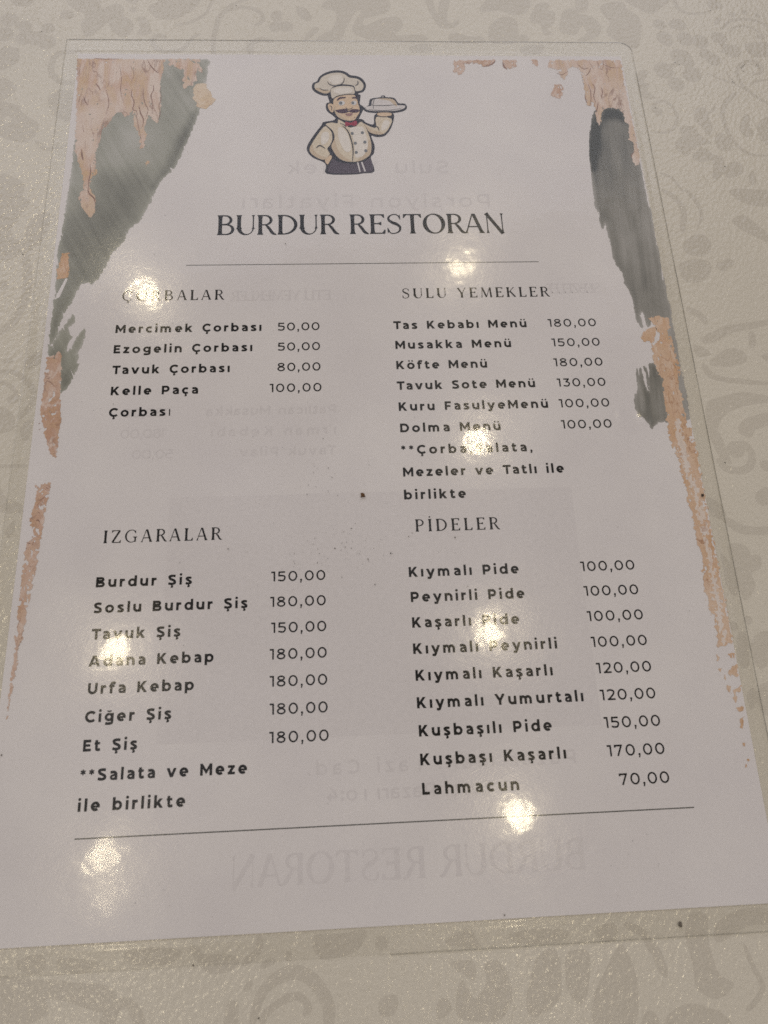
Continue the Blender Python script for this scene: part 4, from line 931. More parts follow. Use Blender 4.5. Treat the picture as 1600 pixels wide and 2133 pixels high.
        W = .78; L((0, 1 - h), (W, 1 - h)); L((h, .76), (h, 1)); L((W - h * .9, .97), (.28, 0))
    elif base == '8':
        W = .82; E(W / 2, .765, W / 2 - .05, .245); E(W / 2, .285, W / 2, .297)
    elif base == '4':
        W = .9; L((.1, .3), (W, .3)); L((.62, 0), (.62, .55)); L((.1, .3), (.55, 1))
    else:
        W = .5; L((h, 0), (h, X))
    if ch in 'Çç':
        cedilla(W / 2 + .05)
    if ch in 'Şş':
        cedilla(W / 2)
    if ch in 'öü':
        dots(W / 2)
    if ch == 'ğ':
        A.append(stroke_poly(arc(W / 2 - .01, X + .26, .19, .13, 200, 340, 10), w * .5))
    return A, C, W


def serif_glyph(ch, bold=False):
    """flared display roman, cap height 1"""
    A, C = [], []
    K, t, f = (.182, .068, .07) if bold else (.168, .060, .06)          # thick stem, hairline, flare

    def V(x, y0=0., y1=1., w=K, s=1):   # waisted upright with flared feet
        y = np.linspace(y0, y1, 13)
        u = np.abs(np.linspace(-1, 1, 13))
        ww = w * (0.93 + .07 * u ** 2) + f * 1.7 * u ** 9 * s
        A.append(stroke_poly(np.c_[np.full(13, x), y], ww))

    def H(x0, x1, y, w=t, end=0.0, d=-1):   # hairline arm; a flared beak at x1
        A.append(stroke_poly([(x0, y), (x1, y)], w))
        if end:
            s = 1 if x1 > x0 else -1
            A.append(np.array([(x1, y - d * w / 2), (x1 + .012 * s, y + d * end), (x1 - .022 * s, y + d * end), (x1 - .13 * s, y + d * w / 2), (x1 - .13 * s, y - d * w / 2)]))

    def D(p, q, w, s0=1, s1=1):
        p = np.array(p, float); q = np.array(q, float)
        u = np.linspace(0, 1, 13)
        e = np.where(u < .5, s0, s1) * np.abs(2 * u - 1) ** 9
        A.append(stroke_poly(p + (q - p) * u[:, None], w + f * 1.3 * e))

    def bowl(x0, xr, y0, y1, kx=K):
        n = 18
        a = np.radians(np.linspace(90, -90, n))
        ry = (y1 - y0) / 2; cy = (y0 + y1) / 2; rx = min(xr - x0, ry * 1.15); cx = xr - rx
        outp = np.c_[cx + rx * np.cos(a), cy + ry * np.sin(a)]
        a2 = a[::-1]
        inn = np.c_[cx - .03 + (rx - kx + .03) * np.cos(a2), cy + (ry - t) * np.sin(a2)]
        A.append(np.r_[[(x0, y1)], outp, [(x0, y0)], [(x0, y0 + t)], inn, [(x0, y1 - t)]])

    clip = [(-1, [(-1, 1), (3, 1), (3, 2), (-1, 2)]), (-1, [(-1, -1), (3, -1), (3, 0), (-1, 0)])]
    b = {'Ç': 'C', 'İ': 'I'}.get(ch, ch)
    if b == 'B':
        W = .72; V(.13); bowl(.1, .63, .50, 1.0, .12); bowl(.1, W, 0, .545, .13)
    elif b == 'D':
        W = .84; V(.13); bowl(.1, W, 0, 1, .14)
    elif b == 'P':
        W = .66; V(.13); bowl(.1, W, .44, 1.0, .125)
    elif b == 'R':
        W = .78; V(.13); bowl(.1, .64, .47, 1.0, .125)
        A.append(stroke_poly(catmull([(.36, .50), (.50, .32), (.64, .09), (.80, .0)]), [.09] + [.125] * 11 + [.125, .12, .11, .10, .08, .06, .05] if False else np.interp(np.linspace(0, 1, 19), [0, .25, .7, 1], [.07, .125, .13, .05])))
    elif b == 'E':
        W = .66; V(.13); H(.1, W - .03, 1 - t / 2, t, .17, -1); H(.1, W, t / 2, t, .19, 1); H(.15, W - .16, .52, t, .09, -1); H(.15, W - .16, .52, t, .09, 1)
    elif b == 'L':
        W = .62; V(.13); H(.1, W, t / 2, t, .20, 1)
    elif b == 'T':
        W = .76; V(W / 2); H(W / 2, W, 1 - t / 2, t, .17, -1); H(W / 2, 0, 1 - t / 2, t, .17, -1)
    elif b == 'I':
        W = .26; V(.13)
    elif b == 'U':
        W = .82; V(.13, .30, 1.0, K, 1); V(W - .10, .30, 1.0, .055, 1)
        n = 18; a = np.radians(np.linspace(180, 360, n)); a2 = a[::-1]
        xl, xr = .13 - K / 2, W - .10 + .0275
        cx, rx = (xl + xr) / 2, (xr - xl) / 2
        il, ir = .13 + K / 2, W - .10 - .0275
        A.append(np.r_[[(xl, .40)], np.c_[cx + rx * np.cos(a), .36 + .375 * np.sin(a)], [(xr, .40)], [(ir, .40)], np.c_[(il + ir) / 2 + (ir - il) / 2 * np.cos(a2), .36 + .315 * np.sin(a2)], [(il, .40)]])
    elif b == 'O':
        W = .96; A.append(arc(W / 2, .5, W / 2, .515, 0, 360)[:-1])
        q = arc(0, 0, W / 2 - K, .515 - t, 0, 360)[:-1]; r = math.radians(10)
        C.append((0, np.c_[W / 2 + q[:, 0] * math.cos(r) - q[:, 1] * math.sin(r) * .7, .5 + q[:, 0] * math.sin(r) * .5 + q[:, 1]]))
    elif b in 'CG':
        W = .84 if b == 'C' else .90
        p = arc(.48, .5, .42, .48, 48, 312, 24)
        A.append(stroke_poly(p, np.interp(np.linspace(0, 1, 25), [0, .12, .5, .88, 1], [.075, .05, .14, .05, .05])))
        A.append(np.array([(.73, .88), (.80, .96), (.81, .70), (.78, .70), (.68, .86)]))
        if b == 'G':
            V(W - .13, .05, .42, .12, .6); H(W - .30, W + .01, .42, t)
        else:
            A.append(np.array([(.74, .13), (.80, .17), (.79, .20), (.68, .12)]))
    elif b == 'S':
        W = .66; p = catmull([(.56, .84), (.46, .955), (.28, .975), (.12, .87), (.10, .71), (.25, .57), (.45, .47), (.57, .32), (.53, .13), (.36, .025), (.18, .03), (.06, .17)])
        A.append(stroke_poly(p, np.interp(np.linspace(0, 1, len(p)), [0, .2, .5, .8, 1], [.05, .055, .15, .055, .05])))
        A.append(np.array([(.53, .90), (.585, .98), (.60, .72), (.57, .72), (.50, .88)])); A.append(np.array([(.10, .11), (.04, .01), (.03, .30), (.06, .30), (.14, .13)]))
    elif b == 'A':
        W = .84; D((.07, -.01), (.40, 1.06), .055, 1, 0); D((.40, 1.06), (W - .09, -.01), .145, 0, 1); H(.2, .6, .33, t); C += clip
        A.append(np.array([(0, 0), (.16, 0), (.16, .035), (0, .035)]))
        A.append(np.array([(W - .22, 0), (W + .02, 0), (W + .02, .03), (W - .22, .03)]))
    elif b == 'N':
        W = .84; V(.10, 0, 1, .05, .9); V(W - .10, 0, 1, .05, .9); D((.07, 1.02), (W - .11, -.04), .145, .6, 0)
    elif b == 'M':
        W = 1.02; D((.09, 0), (.17, 1), .05, 1, 0); D((.16, 1.02), (.50, .02), .14, .5, 0); D((.50, .02), (.84, 1.02), .05, 0, 0); D((.85, 1), (.91, 0), .14, 0, 1); C += clip
    elif b == 'K':
        W = .80; V(.13); D((.17, .44), (.66, 1.0), .055, 0, 1); D((.32, .58), (.74, 0), .135, 0, 1); C += clip
    elif b == 'Z':
        W = .72; D((.09, .03), (W - .10, .97), .14, 0, 0); H(.62, .03, 1 - t / 2, t, .17, -1); H(.1, W, t / 2, t, .19, 1)
    elif b == 'Y':
        W = .80; V(W / 2, 0, .45, K, .6); D((.08, 1), (W / 2, .40), .135, 1, 0); D((W - .08, 1), (W / 2 + .03, .42), .055, 1, 0); C += clip
    else:
        W = .3; V(.13)
    if ch == 'Ç':
        A.append(stroke_poly(catmull([(.46, .03), (.45, -.05), (.54, -.09), (.54, -.18), (.40, -.20)]), .06))
    if ch == 'İ':
        A.append(arc(.13, 1.17, .065, .065, 0, 360)[:-1])
    return A, C, W


def glyph_mesh(key, A, C, h=0.03):
    if key in GA:
        return GA[key]
    a = np.concatenate([np.asarray(p) for p in A])
    x0, y0 = a.min(0) - .06; x1, y1 = a.max(0) + .06
    X, Y = grid(x0, y0, x1, y1, h)
    F = np.full(X.shape, 1e9)
    for k, p in enumerate(A):
        f = sd_poly(X, Y, p)
        for idx, c in C:
            if idx == k:
                f = np.maximum(f, -sd_poly(X, Y, c))
        F = np.minimum(F, f)
    for idx, c in C:
        if idx == -1:
            F = np.maximum(F, -sd_poly(X, Y, c))
    V, FC, _ = march(F, x0, y0, h)
    GA[key] = (np.array(V), FC)
    return GA[key]


SPACE = {'body': .46, 'price': .4, 'serif': .34}


def set_text(s, x0, y, x1, cap, style, w=0.2, h=0.03, gaps=None):
    """set a string between x0 and x1 (mm) on baseline y; letterspacing fills the measure"""
    gl = []
    for ch in s:
        if ch == ' ':
            gl.append(None); continue
        ww = w
        A, C, W = serif_glyph(ch, cap < 5) if style == 'serif' else body_glyph(ch, ww)
        gl.append((glyph_mesh((style, ch, round(ww, 3), cap < 5), A, C, h), W))
    nat = sum(SPACE[style] if g is None else g[1] for g in gl)
    kern = {'TA': -.06, 'RA': -.10, 'LA': -.04, 'AV': -.1, 'ST': .0, 'Ta': -.12, 'YE': -.02, 'LU': .02}
    ks = [kern.get(s[i:i + 2], 0.0) for i in range(len(s) - 1)]
    track = ((x1 - x0) / cap - nat - sum(ks)) / max(1, len(gl) - 1)
    V, FC = [], []
    x = 0.0
    for i, g in enumerate(gl):
        if g is None:
            x += SPACE[style] + track
        else:
            (v, fc), W = g
            k = len(V)
            V += [(x0 + (x + a) * cap, y + b * cap) for a, b in v.tolist()]
            FC += [tuple(k + q for q in f) for f in fc]
            x += W + track
        if i < len(ks):
            x += ks[i]
    return V, FC


def mirror_text(s, xr, y, xl, cap, style, w=.14):
    """the same lettering seen through the sheet from its back"""
    V, FC = set_text(s, -xr, y, -xl, cap, style, w, 0.05)
    return [(-a, b) for a, b in V], [f[::-1] for f in FC]


def tag(o, label, cat, group=None, kind=None):
    o['label'] = label; o['category'] = cat
    if group:
        o['group'] = group
    if kind:
        o['kind'] = kind
    return o


# ---------------------------------------------------------------- tablecloth
def build_cloth():
    h = 0.55
    x0, y0, x1, y1 = -420., -400., 420., 440.
    X, Y = grid(x0, y0, x1, y1, h)
    F = np.full(X.shape, 50.0, np.float32)
    warpx = 0.5 * vnoise(X / 7, Y / 7, 3); warpy = 0.5 * vnoise(X / 7, Y / 7, 4)

    def stamp(pts, sign=1):
        p = np.asarray(pts)
        a = p.min(0) - 3; b = p.max(0) + 3
        i0, i1 = max(0, int((a[0] - x0) / h)), min(X.shape[1], int((b[0] - x0) / h) + 1)
        j0, j1 = max(0, int((a[1] - y0) / h)), min(X.shape[0], int((b[1] - y0) / h) + 1)
        if i1 - i0 < 2 or j1 - j0 < 2:
            return
        sl = (slice(j0, j1), slice(i0, i1))
        f = sd_poly(X[sl] + warpx[sl], Y[sl] + warpy[sl], p)
        F[sl] = np.minimum(F[sl], f) if sign > 0 else np.maximum(F[sl], -f)

    holes = []

    def put(item):
        k = item[0]
        if k == 'P':
            stamp(catmull(item[1], True, 4))
        elif k == 'C':
            c, r = item[1], item[2]
            stamp(arc(c[0], c[1], r, r, 0, 345, 23))
        elif k == 'H':
            holes.append((item[1], item[2]))
        else:
            p = catmull(item[1], False, 5) if len(item[1]) > 2 else np.asarray(item[1], float)
            n = len(p); u = np.linspace(0, 1, n)
            w = (item[2] + (item[3] - item[2]) * u) * (1 - 0.35 * np.abs(2 * u - 1) ** 6)
            stamp(stroke_poly(p, w))
            for e, ww in ((p[0], w[0]), (p[-1], w[-1])):
                stamp(arc(e[0], e[1], ww / 2, ww / 2, 0, 330, 11))

    for it in DAMASK:
        put(it)
    # the same sprigs carry on over the rest of the cloth, outside the photographed patch
    r = random.Random(5)

    def seen(x, y):
        hw = 105 + (y + 170) * 0.19 + 60
        return -190 < y < 215 and abs(x - 8) < hw

    n = 0
    while n < 150:
        x, y = r.uniform(-415, 415), r.uniform(-395, 435)
        if seen(x, y):
            continue
        n += 1
        a = r.uniform(0, 6.28)
        kind = n % 3
        if kind == 0:
            R = r.uniform(6, 9)
            for k in range(5):
                put(('C', (x + R * math.cos(a + k * 1.2566), y + R * math.sin(a + k * 1.2566)), R * .72))
            holes.append(((x, y), 2.4))
        elif kind == 1:
            p = [(x + (4 + 2.0 * k) * math.cos(a + .7 * k), y + (4 + 2.0 * k) * math.sin(a + .7 * k)) for k in range(9)]
            put(('S', p, 6.5, 3.0))
        else:
            u = (math.cos(a), math.sin(a)); v = (-u[1], u[0]); Lh, Wd = r.uniform(12, 20), r.uniform(5, 8)
            put(('P', [(x - u[0] * Lh, y - u[1] * Lh), (x + v[0] * Wd, y + v[1] * Wd), (x + u[0] * Lh * .7 + v[0] * Wd * .5, y + u[1] * Lh * .7 + v[1] * Wd * .5), (x + u[0] * Lh, y + u[1] * Lh), (x - v[0] * Wd, y - v[1] * Wd)]))
    for c, rr in holes:
        stamp(arc(c[0], c[1], rr, rr, 0, 345, 15), -1)
    V, FC, SD = march(F, x0, y0, h, True)
    xa, ya = float(X[0, -1]), float(Y[-1, 0])
    V3 = [(x * MM, y * MM, 0.0) for x, y in V]
    # plain outer part of the cloth, hem and underside (the cloth has a real thickness)
    k = len(V3)
    ring = [(x0, y0), (xa, y0), (xa, ya), (x0, ya)]
    far = [(-1100., -800.), (1100., -800.), (1100., 1600.), (-1100., 1600.)]
    V3 += [(a * MM, c * MM, 0.0) for a, c in ring] + [(a * MM, c * MM, 0.0) for a, c in far] + [(a * MM, c * MM, -0.0012) for a, c in far]
    FC = FC + [(k + 4 + i, k + 4 + (i + 1) % 4, k + (i + 1) % 4, k + i) for i in range(4)]
    FC = FC + [(k + 8 + i, k + 8 + (i + 1) % 4, k + 4 + (i + 1) % 4, k + 4 + i) for i in range(4)] + [(k + 11, k + 10, k + 9, k + 8)]
    SD = SD + [1] * 9
    me = bpy.data.meshes.new("tablecloth")
    me.from_pydata(V3, [], FC)
    me.materials.append(M_CLOTH_D); me.materials.append(M_CLOTH)
    me.polygons.foreach_set("material_index", SD)
    me.update()
    o = link("tablecloth", me)
    tag(o, "ivory vinyl tablecloth with tone on tone flowers and scrolls under the menu", "tablecloth")
    return o


build_cloth()

# ---------------------------------------------------------------- the menu
menu = bpy.data.objects.new("laminated_menu", None)
menu.empty_display_size = 0.05
COL.objects.link(menu)
tag(menu, "laminated restaurant menu sheet with chef emblem, price lists and painted edges lying on the tablecloth", "menu")

Z0, Z1 = 0.16, 0.26          # paper sheet bottom / top, mm
me = bpy.data.meshes.new("paper_sheet")
vs = [(sx * 105 * MM, sy * 148.5 * MM, z * MM) for z in (Z0, Z1) for sx, sy in ((-1, -1), (1, -1), (1, 1), (-1, 1))]
me.from_pydata(vs, [], [(3, 2, 1, 0), (4, 5, 6, 7)] + [(i, (i + 1) % 4, 4 + (i + 1) % 4, 4 + i) for i in range(4)])
me.materials.append(M_PAPER)
sheet = link("paper_sheet", me, menu)

# print that shows through from the back of the sheet
def box_poly(x0, y0, x1, y1):
    return [(x0, y0), (x1, y0), (x1, y1), (x0, y1)]


ghost = bpy.data.objects.new("show_through_print", None)
V, FC = [], []


def add(vf):
    k = len(V)
    V.extend(vf[0]); FC.extend([tuple(k + q for q in f) for f in vf[1]])


flat("show_through_panel", box_poly(-61.7, -101.6, 62.5, -30.3), [(0, 1, 2, 3)], Z1 + .008, M_GHOST2, menu)
add(mirror_text("BURDUR RESTORAN", 53.4, -137.9, -40.8, 7.6, 'serif'))
add(mirror_text("Sulu Yemek", 32.6, 91.8, -26.3, 5.6, 'body', .15))
add(mirror_text("Porsiyon Fiyatları", 46.4, 76.8, -42.0, 5.6, 'body', .15))
add(mirror_text("ETLİ YEMEKLER", -11.3, 38.9, -45.2, 3.9, 'serif'))
add(mirror_text("SEBZELER", 82.0, 40.3, 62.0, 3.9, 'serif'))
add(mirror_text("Patlıcan Musakka", -10.6, -3.2, -51.7, 3.05, 'body', .18))
add(mirror_text("180,00", -63.5, -3.2, -78.0, 3.05, 'body', .14))
add(mirror_text("Orman Kebabı", -10.7, -10.4, -50.0, 3.05, 'body', .18))
add(mirror_text("180,00", -64.0, -10.4, -78.0, 3.05, 'body', .14))
add(mirror_text("Tavuk Pilav", -10.8, -17.4, -40.8, 3.05, 'body', .18))
add(mirror_text("50,00", -61.5, -17.4, -74.0, 3.05, 'body', .14))
add(mirror_text("Pazar mah. Gazi Cad.", 53.9, -111.4, -20.6, 3.6, 'body', .16))
add(mirror_text("Çarşı Pazarı No:4", 30.0, -118.2, -15.5, 3.6, 'body', .16))
flat("show_through_print", V, FC, Z1 + .016, M_GHOST, menu)


# painted decoration -------------------------------------------------------
def rag(amp, scale, seed, sx=1.0, sy=1.0, rot=0.0, gap=None, holes=0.0):
    def f(X, Y, F):
        c, s = math.cos(rot), math.sin(rot)
        U = (c * X - s * Y) / (scale * sx); W = (s * X + c * Y) / (scale * sy)
        n = vnoise(U, W, seed) + 0.5 * vnoise(U * 2.3, W * 2.3, seed + 1)
        F = F + amp * n
        if holes:
            m = vnoise(X / 1.0, Y / 1.7, seed + 7) * .7 + vnoise(X / .5, Y / .7, seed + 8) * .5
            F = np.maximum(F, (m + .25 * np.clip(1 + F / 2, 0, 1) - holes) * .6)
        if gap is not None:
            F = np.maximum(F, -sd_poly(X, Y, gap))
        return F
    return f


def dry(seed, rot, amp=0.5, thr=0.86, reach=3.5, gap=None):
    """dry-brush edge: bristle streaks open up near the rim"""
    def f(X, Y, F):
        c, s = math.cos(rot), math.sin(rot)
        U = (c * X - s * Y); W = (s * X + c * Y)
        st = vnoise(U / 0.55, W / 9, seed) * .7 + vnoise(U / 0.28, W / 5, seed + 1) * .4
        F = F + amp * st + 0.25 * vnoise(X / .5, Y / .5, seed + 3)
        edge = np.clip(1 + F / reach, 0, 1)
        F = np.maximum(F, (st + 0.35 * edge - thr) * 0.9)
        if gap is not None:
            F = np.maximum(F, -sd_poly(X, Y, gap))
        return F
    return f


ZP = Z1 + .03


def sstep(a, b_, v):
    u = np.clip((v - a) / (b_ - a), 0, 1)
    return u * u * (3 - 2 * u)


def paint(polys, fmod, mat, tone, label, z, own):
    V, FC = union_shape(polys, .32, 1, fmod, False)
    o = flat("brush_stroke", V, FC, z, mat, menu)
    P, inv = np.unique(np.round(np.array(V), 3), axis=0, return_inverse=True)
    inv = inv.ravel()
    x, y = P[:, 0], P[:, 1]
    d = np.full(len(x), 1e9)
    for p in own:
        d = np.minimum(d, sd_poly(x, y, p))
    a = o.data.attributes.new('pigment', 'FLOAT', 'POINT')
    a.data.foreach_set('value', np.clip(tone(x, y, d), -.2, 1.2)[inv].astype(np.float32))
    o['label'] = label
    return o


def near(x, y, key, soft):
    return 1 - sstep(-soft, soft, sd_poly(x, y, BRUSH[key]))


def tone_left(x, y, d):
    return .50 + .38 * near(x, y, 'left_dark', 2.2) + .36 * near(x, y, 'left_green', 9) - .16 * near(x, y, 'left_pale', 7) + .14 * vnoise(x / 9, y / 9, 61) - .30 * sstep(-1.6, .4, d)


def tone_right(x, y, d):
    v = .40 + .55 * near(x, y, 'right_dark', 2.4) + .20 * near(x, y, 'right_streak', 2) + .18 * near(x, y, 'right_core', 2.5)
    return v + .20 * sstep(40, 110, y) - .10 * sstep(95, 70, y) + .16 * sstep(65, 45, y) + .10 * vnoise(x / 3, y / 20, 62) - .25 * sstep(-1.2, .4, d) * (1 - near(x, y, 'right_dark', 1.5))


sm_l, sm_r = catmull(BRUSH['left'], True, 2), catmull(BRUSH['right'], True, 2)
paint([sm_l], dry(11, -.50, .45, .95, 2.0, BRUSH['gap']), M_BRUSH_L, tone_left, "watery grey green brush stroke sweeping down from the upper left corner", ZP, [sm_l])
paint([BRUSH['left_low']], dry(21, -.45, .45, .80, 2.5), M_BRUSH_L, lambda x, y, d: .62 + .2 * vnoise(x / 4, y / 9, 63) - .3 * sstep(-1.2, .4, d), "split dry bristle tail of the brush stroke at the left edge", ZP + .01, [BRUSH['left_low']])
paint([sm_r, BRUSH['right_edge']], dry(31, .08, .45, .95, 2.0), M_BRUSH_R, tone_right, "dark grey green brush stroke running down the right edge", ZP, [sm_r])
paint([BRUSH['right_low']], dry(41, .10, .45, .80, 2.5), M_BRUSH_R, lambda x, y, d: .55 + .15 * vnoise(x / 2, y / 9, 64) - .25 * sstep(-1.2, .4, d), "small separate dry brush patch near the right edge", ZP + .01, [BRUSH['right_low']])

ZB = ZP + .03
HOLES = dict(right_strand=.74, left_tail=.60, left_shard=.64, strand_core=.58, corner=.82, corner_shred=.70, right_corner=.80, left_chip=.75)
for n, p in BARK.items():
    if n in ('right_strand', 'right_flake', 'left_chip') or n.startswith('flake_'):
        mt = M_BARK_B
    elif n.startswith('top_') or n in ('left_shard', 'left_tail'):
        mt = M_BARK_C
    elif n == 'corner_blob':
        mt = M_BARK_Y
    else:
        mt = M_BARK
    amp = .35
    sc = .8
    if n == 'left_tail':
        amp, sc = .45, .7
    if n == 'right_strand':
        amp, sc = .6, .9
    zz = ZB + (.006 if n == 'strand_core' else 0)
    if n == 'strand_core':
        mt, amp, sc = M_BARK_P, .8, .7
    flat("bark_motif", *union_shape([p], .16, 1, rag(amp, sc, 50 + len(n), holes=HOLES.get(n, .62 if n.startswith('flake') or n.startswith('top') else 0))), zz, mt, menu)

V, FC = [], []
for i, (p, w) in enumerate(CRACKS):
    q = catmull(p, False, 5) if len(p) > 2 else np.asarray(p, float)
    u = np.linspace(-1, 1, len(q))
    add(union_shape([stroke_poly(q, w * 1.15 * (1 - .8 * np.abs(u) ** 2) + .03)], .11, .3, rag(.05, .35, 88 + i)))
flat("bark_cracks", V, FC, ZB + .012, M_CRACK, menu)

# rules --------------------------------------------------------------------
flat("divider_line", box_poly(44.5 - 105, 201.60 - 148.5, 166.5 - 105, 201.86 - 148.5), [(0, 1, 2, 3)], ZP, M_RULE, menu)
flat("divider_line", box_poly(23.4 - 105, 24.10 - 148.5, 190.2 - 105, 24.40 - 148.5), [(0, 1, 2, 3)], ZP, M_RULE, menu)

# lettering ----------------------------------------------------------------
for kind, s, x0, y, x1 in TEXT:
    if kind == 'title':
        vf = set_text(s, x0, y, x1, 8.35, 'serif', h=.018); nm, mt = "title", M_INK
    elif kind == 'head':
        vf = set_text(s, x0, y, x1, 3.92, 'serif', h=.022); nm, mt = "section_heading", M_INK
    elif kind == 'thin':
        vf = set_text(s, x0, y, x1, 3.05, 'body', .12); nm, mt = "dish_name", M_INK
    elif kind == 'price':
        vf = set_text(s, x0, y, x1, 3.0, 'price', .158); nm, mt = "price", M_INK
    else:
        vf = set_text(s, x0, y, x1, 3.05, 'body', .236)
        nm, mt = ("menu_note" if s.startswith('**') or s in ('ile birlikte', 'birlikte', 'Mezeler ve Tatlı ile') else "dish_name"), M_INK
    flat(nm, vf[0], vf[1], ZP, mt, menu)

# the chef emblem ----------------------------------------------------------
emblem = bpy.data.objects.new("chef_emblem", None)
COL.objects.link(emblem)
emblem.parent = menu
emblem['label'] = "printed round bellied chef with tall hat, moustache and red bow tie holding up a covered dish"
CM = dict(outline=plain("emblem_outline", (0.018, 0.018, 0.028), .1), hat=plain("emblem_cream", (0.60, 0.545, 0.475), .05), face=plain("emblem_skin", (0.62, 0.47, 0.335), .06),
          moustache=plain("emblem_plum", (0.06, 0.028, 0.05), .1), mouth=plain("emblem_lip", (0.30, 0.17, 0.16), .08), bow_tie=plain("emblem_red", (0.31, 0.028, 0.062), .1),
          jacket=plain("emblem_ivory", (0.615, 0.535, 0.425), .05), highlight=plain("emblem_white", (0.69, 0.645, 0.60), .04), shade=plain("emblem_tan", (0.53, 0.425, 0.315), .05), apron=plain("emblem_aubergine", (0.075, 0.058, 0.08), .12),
          strings=plain("emblem_string", (0.60, 0.57, 0.58), .05), tray=plain("emblem_silver", (0.60, 0.565, 0.565), .05), eyes=plain("emblem_eye", (0.62, 0.61, 0.62), .04), iris=plain("emblem_iris", (0.16, 0.17, 0.19), .08))
ZC = ZP
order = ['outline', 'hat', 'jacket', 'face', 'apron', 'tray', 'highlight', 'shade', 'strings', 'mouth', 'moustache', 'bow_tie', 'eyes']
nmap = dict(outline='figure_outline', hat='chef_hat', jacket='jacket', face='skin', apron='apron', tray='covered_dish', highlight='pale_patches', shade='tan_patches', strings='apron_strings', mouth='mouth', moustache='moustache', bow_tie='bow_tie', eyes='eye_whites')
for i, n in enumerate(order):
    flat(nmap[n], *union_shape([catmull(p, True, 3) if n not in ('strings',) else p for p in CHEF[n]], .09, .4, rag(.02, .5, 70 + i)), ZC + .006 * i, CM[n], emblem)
zl = ZC + .006 * len(order)
for n, nm, mt in (('line', 'ink_lines', CM['outline']), ('brow', 'eyebrows', CM['moustache']), ('iris', 'irises', CM['iris']), ('button', 'jacket_buttons', CM['iris'])):
    polys = []
    for p, w in CHEF_LINES[n]:
        if n in ('iris', 'button'):
            c = np.mean(np.asarray(p), 0)
            polys.append(arc(c[0], c[1], w / 2, w / 2 * (1.25 if n == 'iris' else 1.15), 0, 345, 20))
        else:
            q = catmull(p, False, 5) if len(p) > 2 else np.asarray(p, float)
            u = np.linspace(-1, 1, len(q))
            polys.append(stroke_poly(q, w * (1 - .55 * np.abs(u) ** 2)))
    flat(nm, *union_shape(polys, .07, .3), zl, mt, emblem)
    zl += .006

# laminating film ----------------------------------------------------------
LX0, LX1, LY0, LY1, LR = -110.2, 109.9, -155.0, 155.8, 5.0


def film_height(X, Y):
    """mm above the cloth: one film thickness on the rim, paper and two films inside"""
    dx = np.maximum(np.abs(X) - 105.0, 0); dy = np.maximum(np.abs(Y) - 148.5, 0)
    d = np.sqrt(dx * dx + dy * dy)
    z = 0.36 + 0.24 * (1 - np.clip(d / 2.2, 0, 1) ** 2 * (3 - 2 * np.clip(d / 2.2, 0, 1)))
    z = z + 0.050 * vnoise(X / 26 + 3.3, Y / 26 + 1.1, 91) + 0.020 * vnoise(X / 12, Y / 12, 92) + 0.006 * vnoise(X / 5, Y / 5, 93)
    # dents and creases where the sheet has been handled
    for cx, cy, a, sx, sy, r in [(89.5, -6.8, .365, 2.0, 3.6, .12), (81.7, -6.3, .19, 1.2, 3.2, .15), (83.9, 41.2, .155, .9, 2.6, .2), (85.6, 34.4, .165, .9, 2.2, .25),
                                 (107.0, 37.0, .10, 3.0, .7, .25), (106.5, 41.0, .06, 2.5, .6, -.1), (-20.0, 151.5, .05, 9.0, .9, 0), (12.0, 151.8, .05, 14.0, .8, 0)]:
        c, s = math.cos(r), math.sin(r)
        u = (c * (X - cx) + s * (Y - cy)) / sx; v = (-s * (X - cx) + c * (Y - cy)) / sy
        z = z + a * np.exp(-(u * u + v * v))
    return z


def build_film():
    h = 0.8
    nx, ny = int((LX1 - LX0) / h), int((LY1 - LY0) / h)
    xs = np.linspace(LX0, LX1, nx + 1); ys = np.linspace(LY0, LY1, ny + 1)
    X, Y = np.meshgrid(xs, ys)
    # round the corners by pulling the lattice in
    R = np.where((X < 0) & (Y > 0), 0.8, LR)
    cx = np.clip(X, LX0 + R, LX1 - R); cy = np.clip(Y, LY0 + R, LY1 - R)
    ox, oy = X - cx, Y - cy
    m = np.maximum(np.abs(ox), np.abs(oy)); l = np.sqrt(ox * ox + oy * oy)
    k = np.where((np.abs(ox) > 0) & (np.abs(oy) > 0), m / np.maximum(l, 1e-9), 1.0)
    X = cx + ox * k; Y = cy + oy * k
    Z = film_height(X, Y)
    n = (nx + 1) * (ny + 1)
    top = np.c_[X.ravel(), Y.ravel(), Z.ravel()] * MM
    bot = np.c_[X.ravel(), Y.ravel(), np.full(n, .05)] * MM
    idx = np.arange(n).reshape(ny + 1, nx + 1)
    q = np.stack([idx[:-1, :-1], idx[:-1, 1:], idx[1:, 1:], idx[1:, :-1]], -1).reshape(-1, 4)
    rim = np.r_[idx[0, :-1], idx[:-1, -1], idx[-1, :0:-1], idx[:0:-1, 0]]
    r2 = np.roll(rim, -1)
    side = np.stack([rim + n, r2 + n, r2, rim], -1)
    faces = np.r_[q, q[:, ::-1] + n, side]
    me = bpy.data.meshes.new("laminate_pouch")
    me.from_pydata(np.r_[top, bot].tolist(), [], faces.tolist())
    me.materials.append(M_FILM); me.materials.append(M_EDGE); me.materials.append(M_EDGE_CLEAN)
    mi = np.zeros(len(faces), int); mi[2 * len(q):] = np.where((X.ravel()[rim] > 0) & (Y.ravel()[rim] < 140), 1, 2)
    me.polygons.foreach_set("material_index", mi)
    sm = np.zeros(len(faces), bool); sm[:len(q)] = True
    me.polygons.foreach_set("use_smooth", sm)
    me.update()
    return link("laminate_pouch", me, menu)


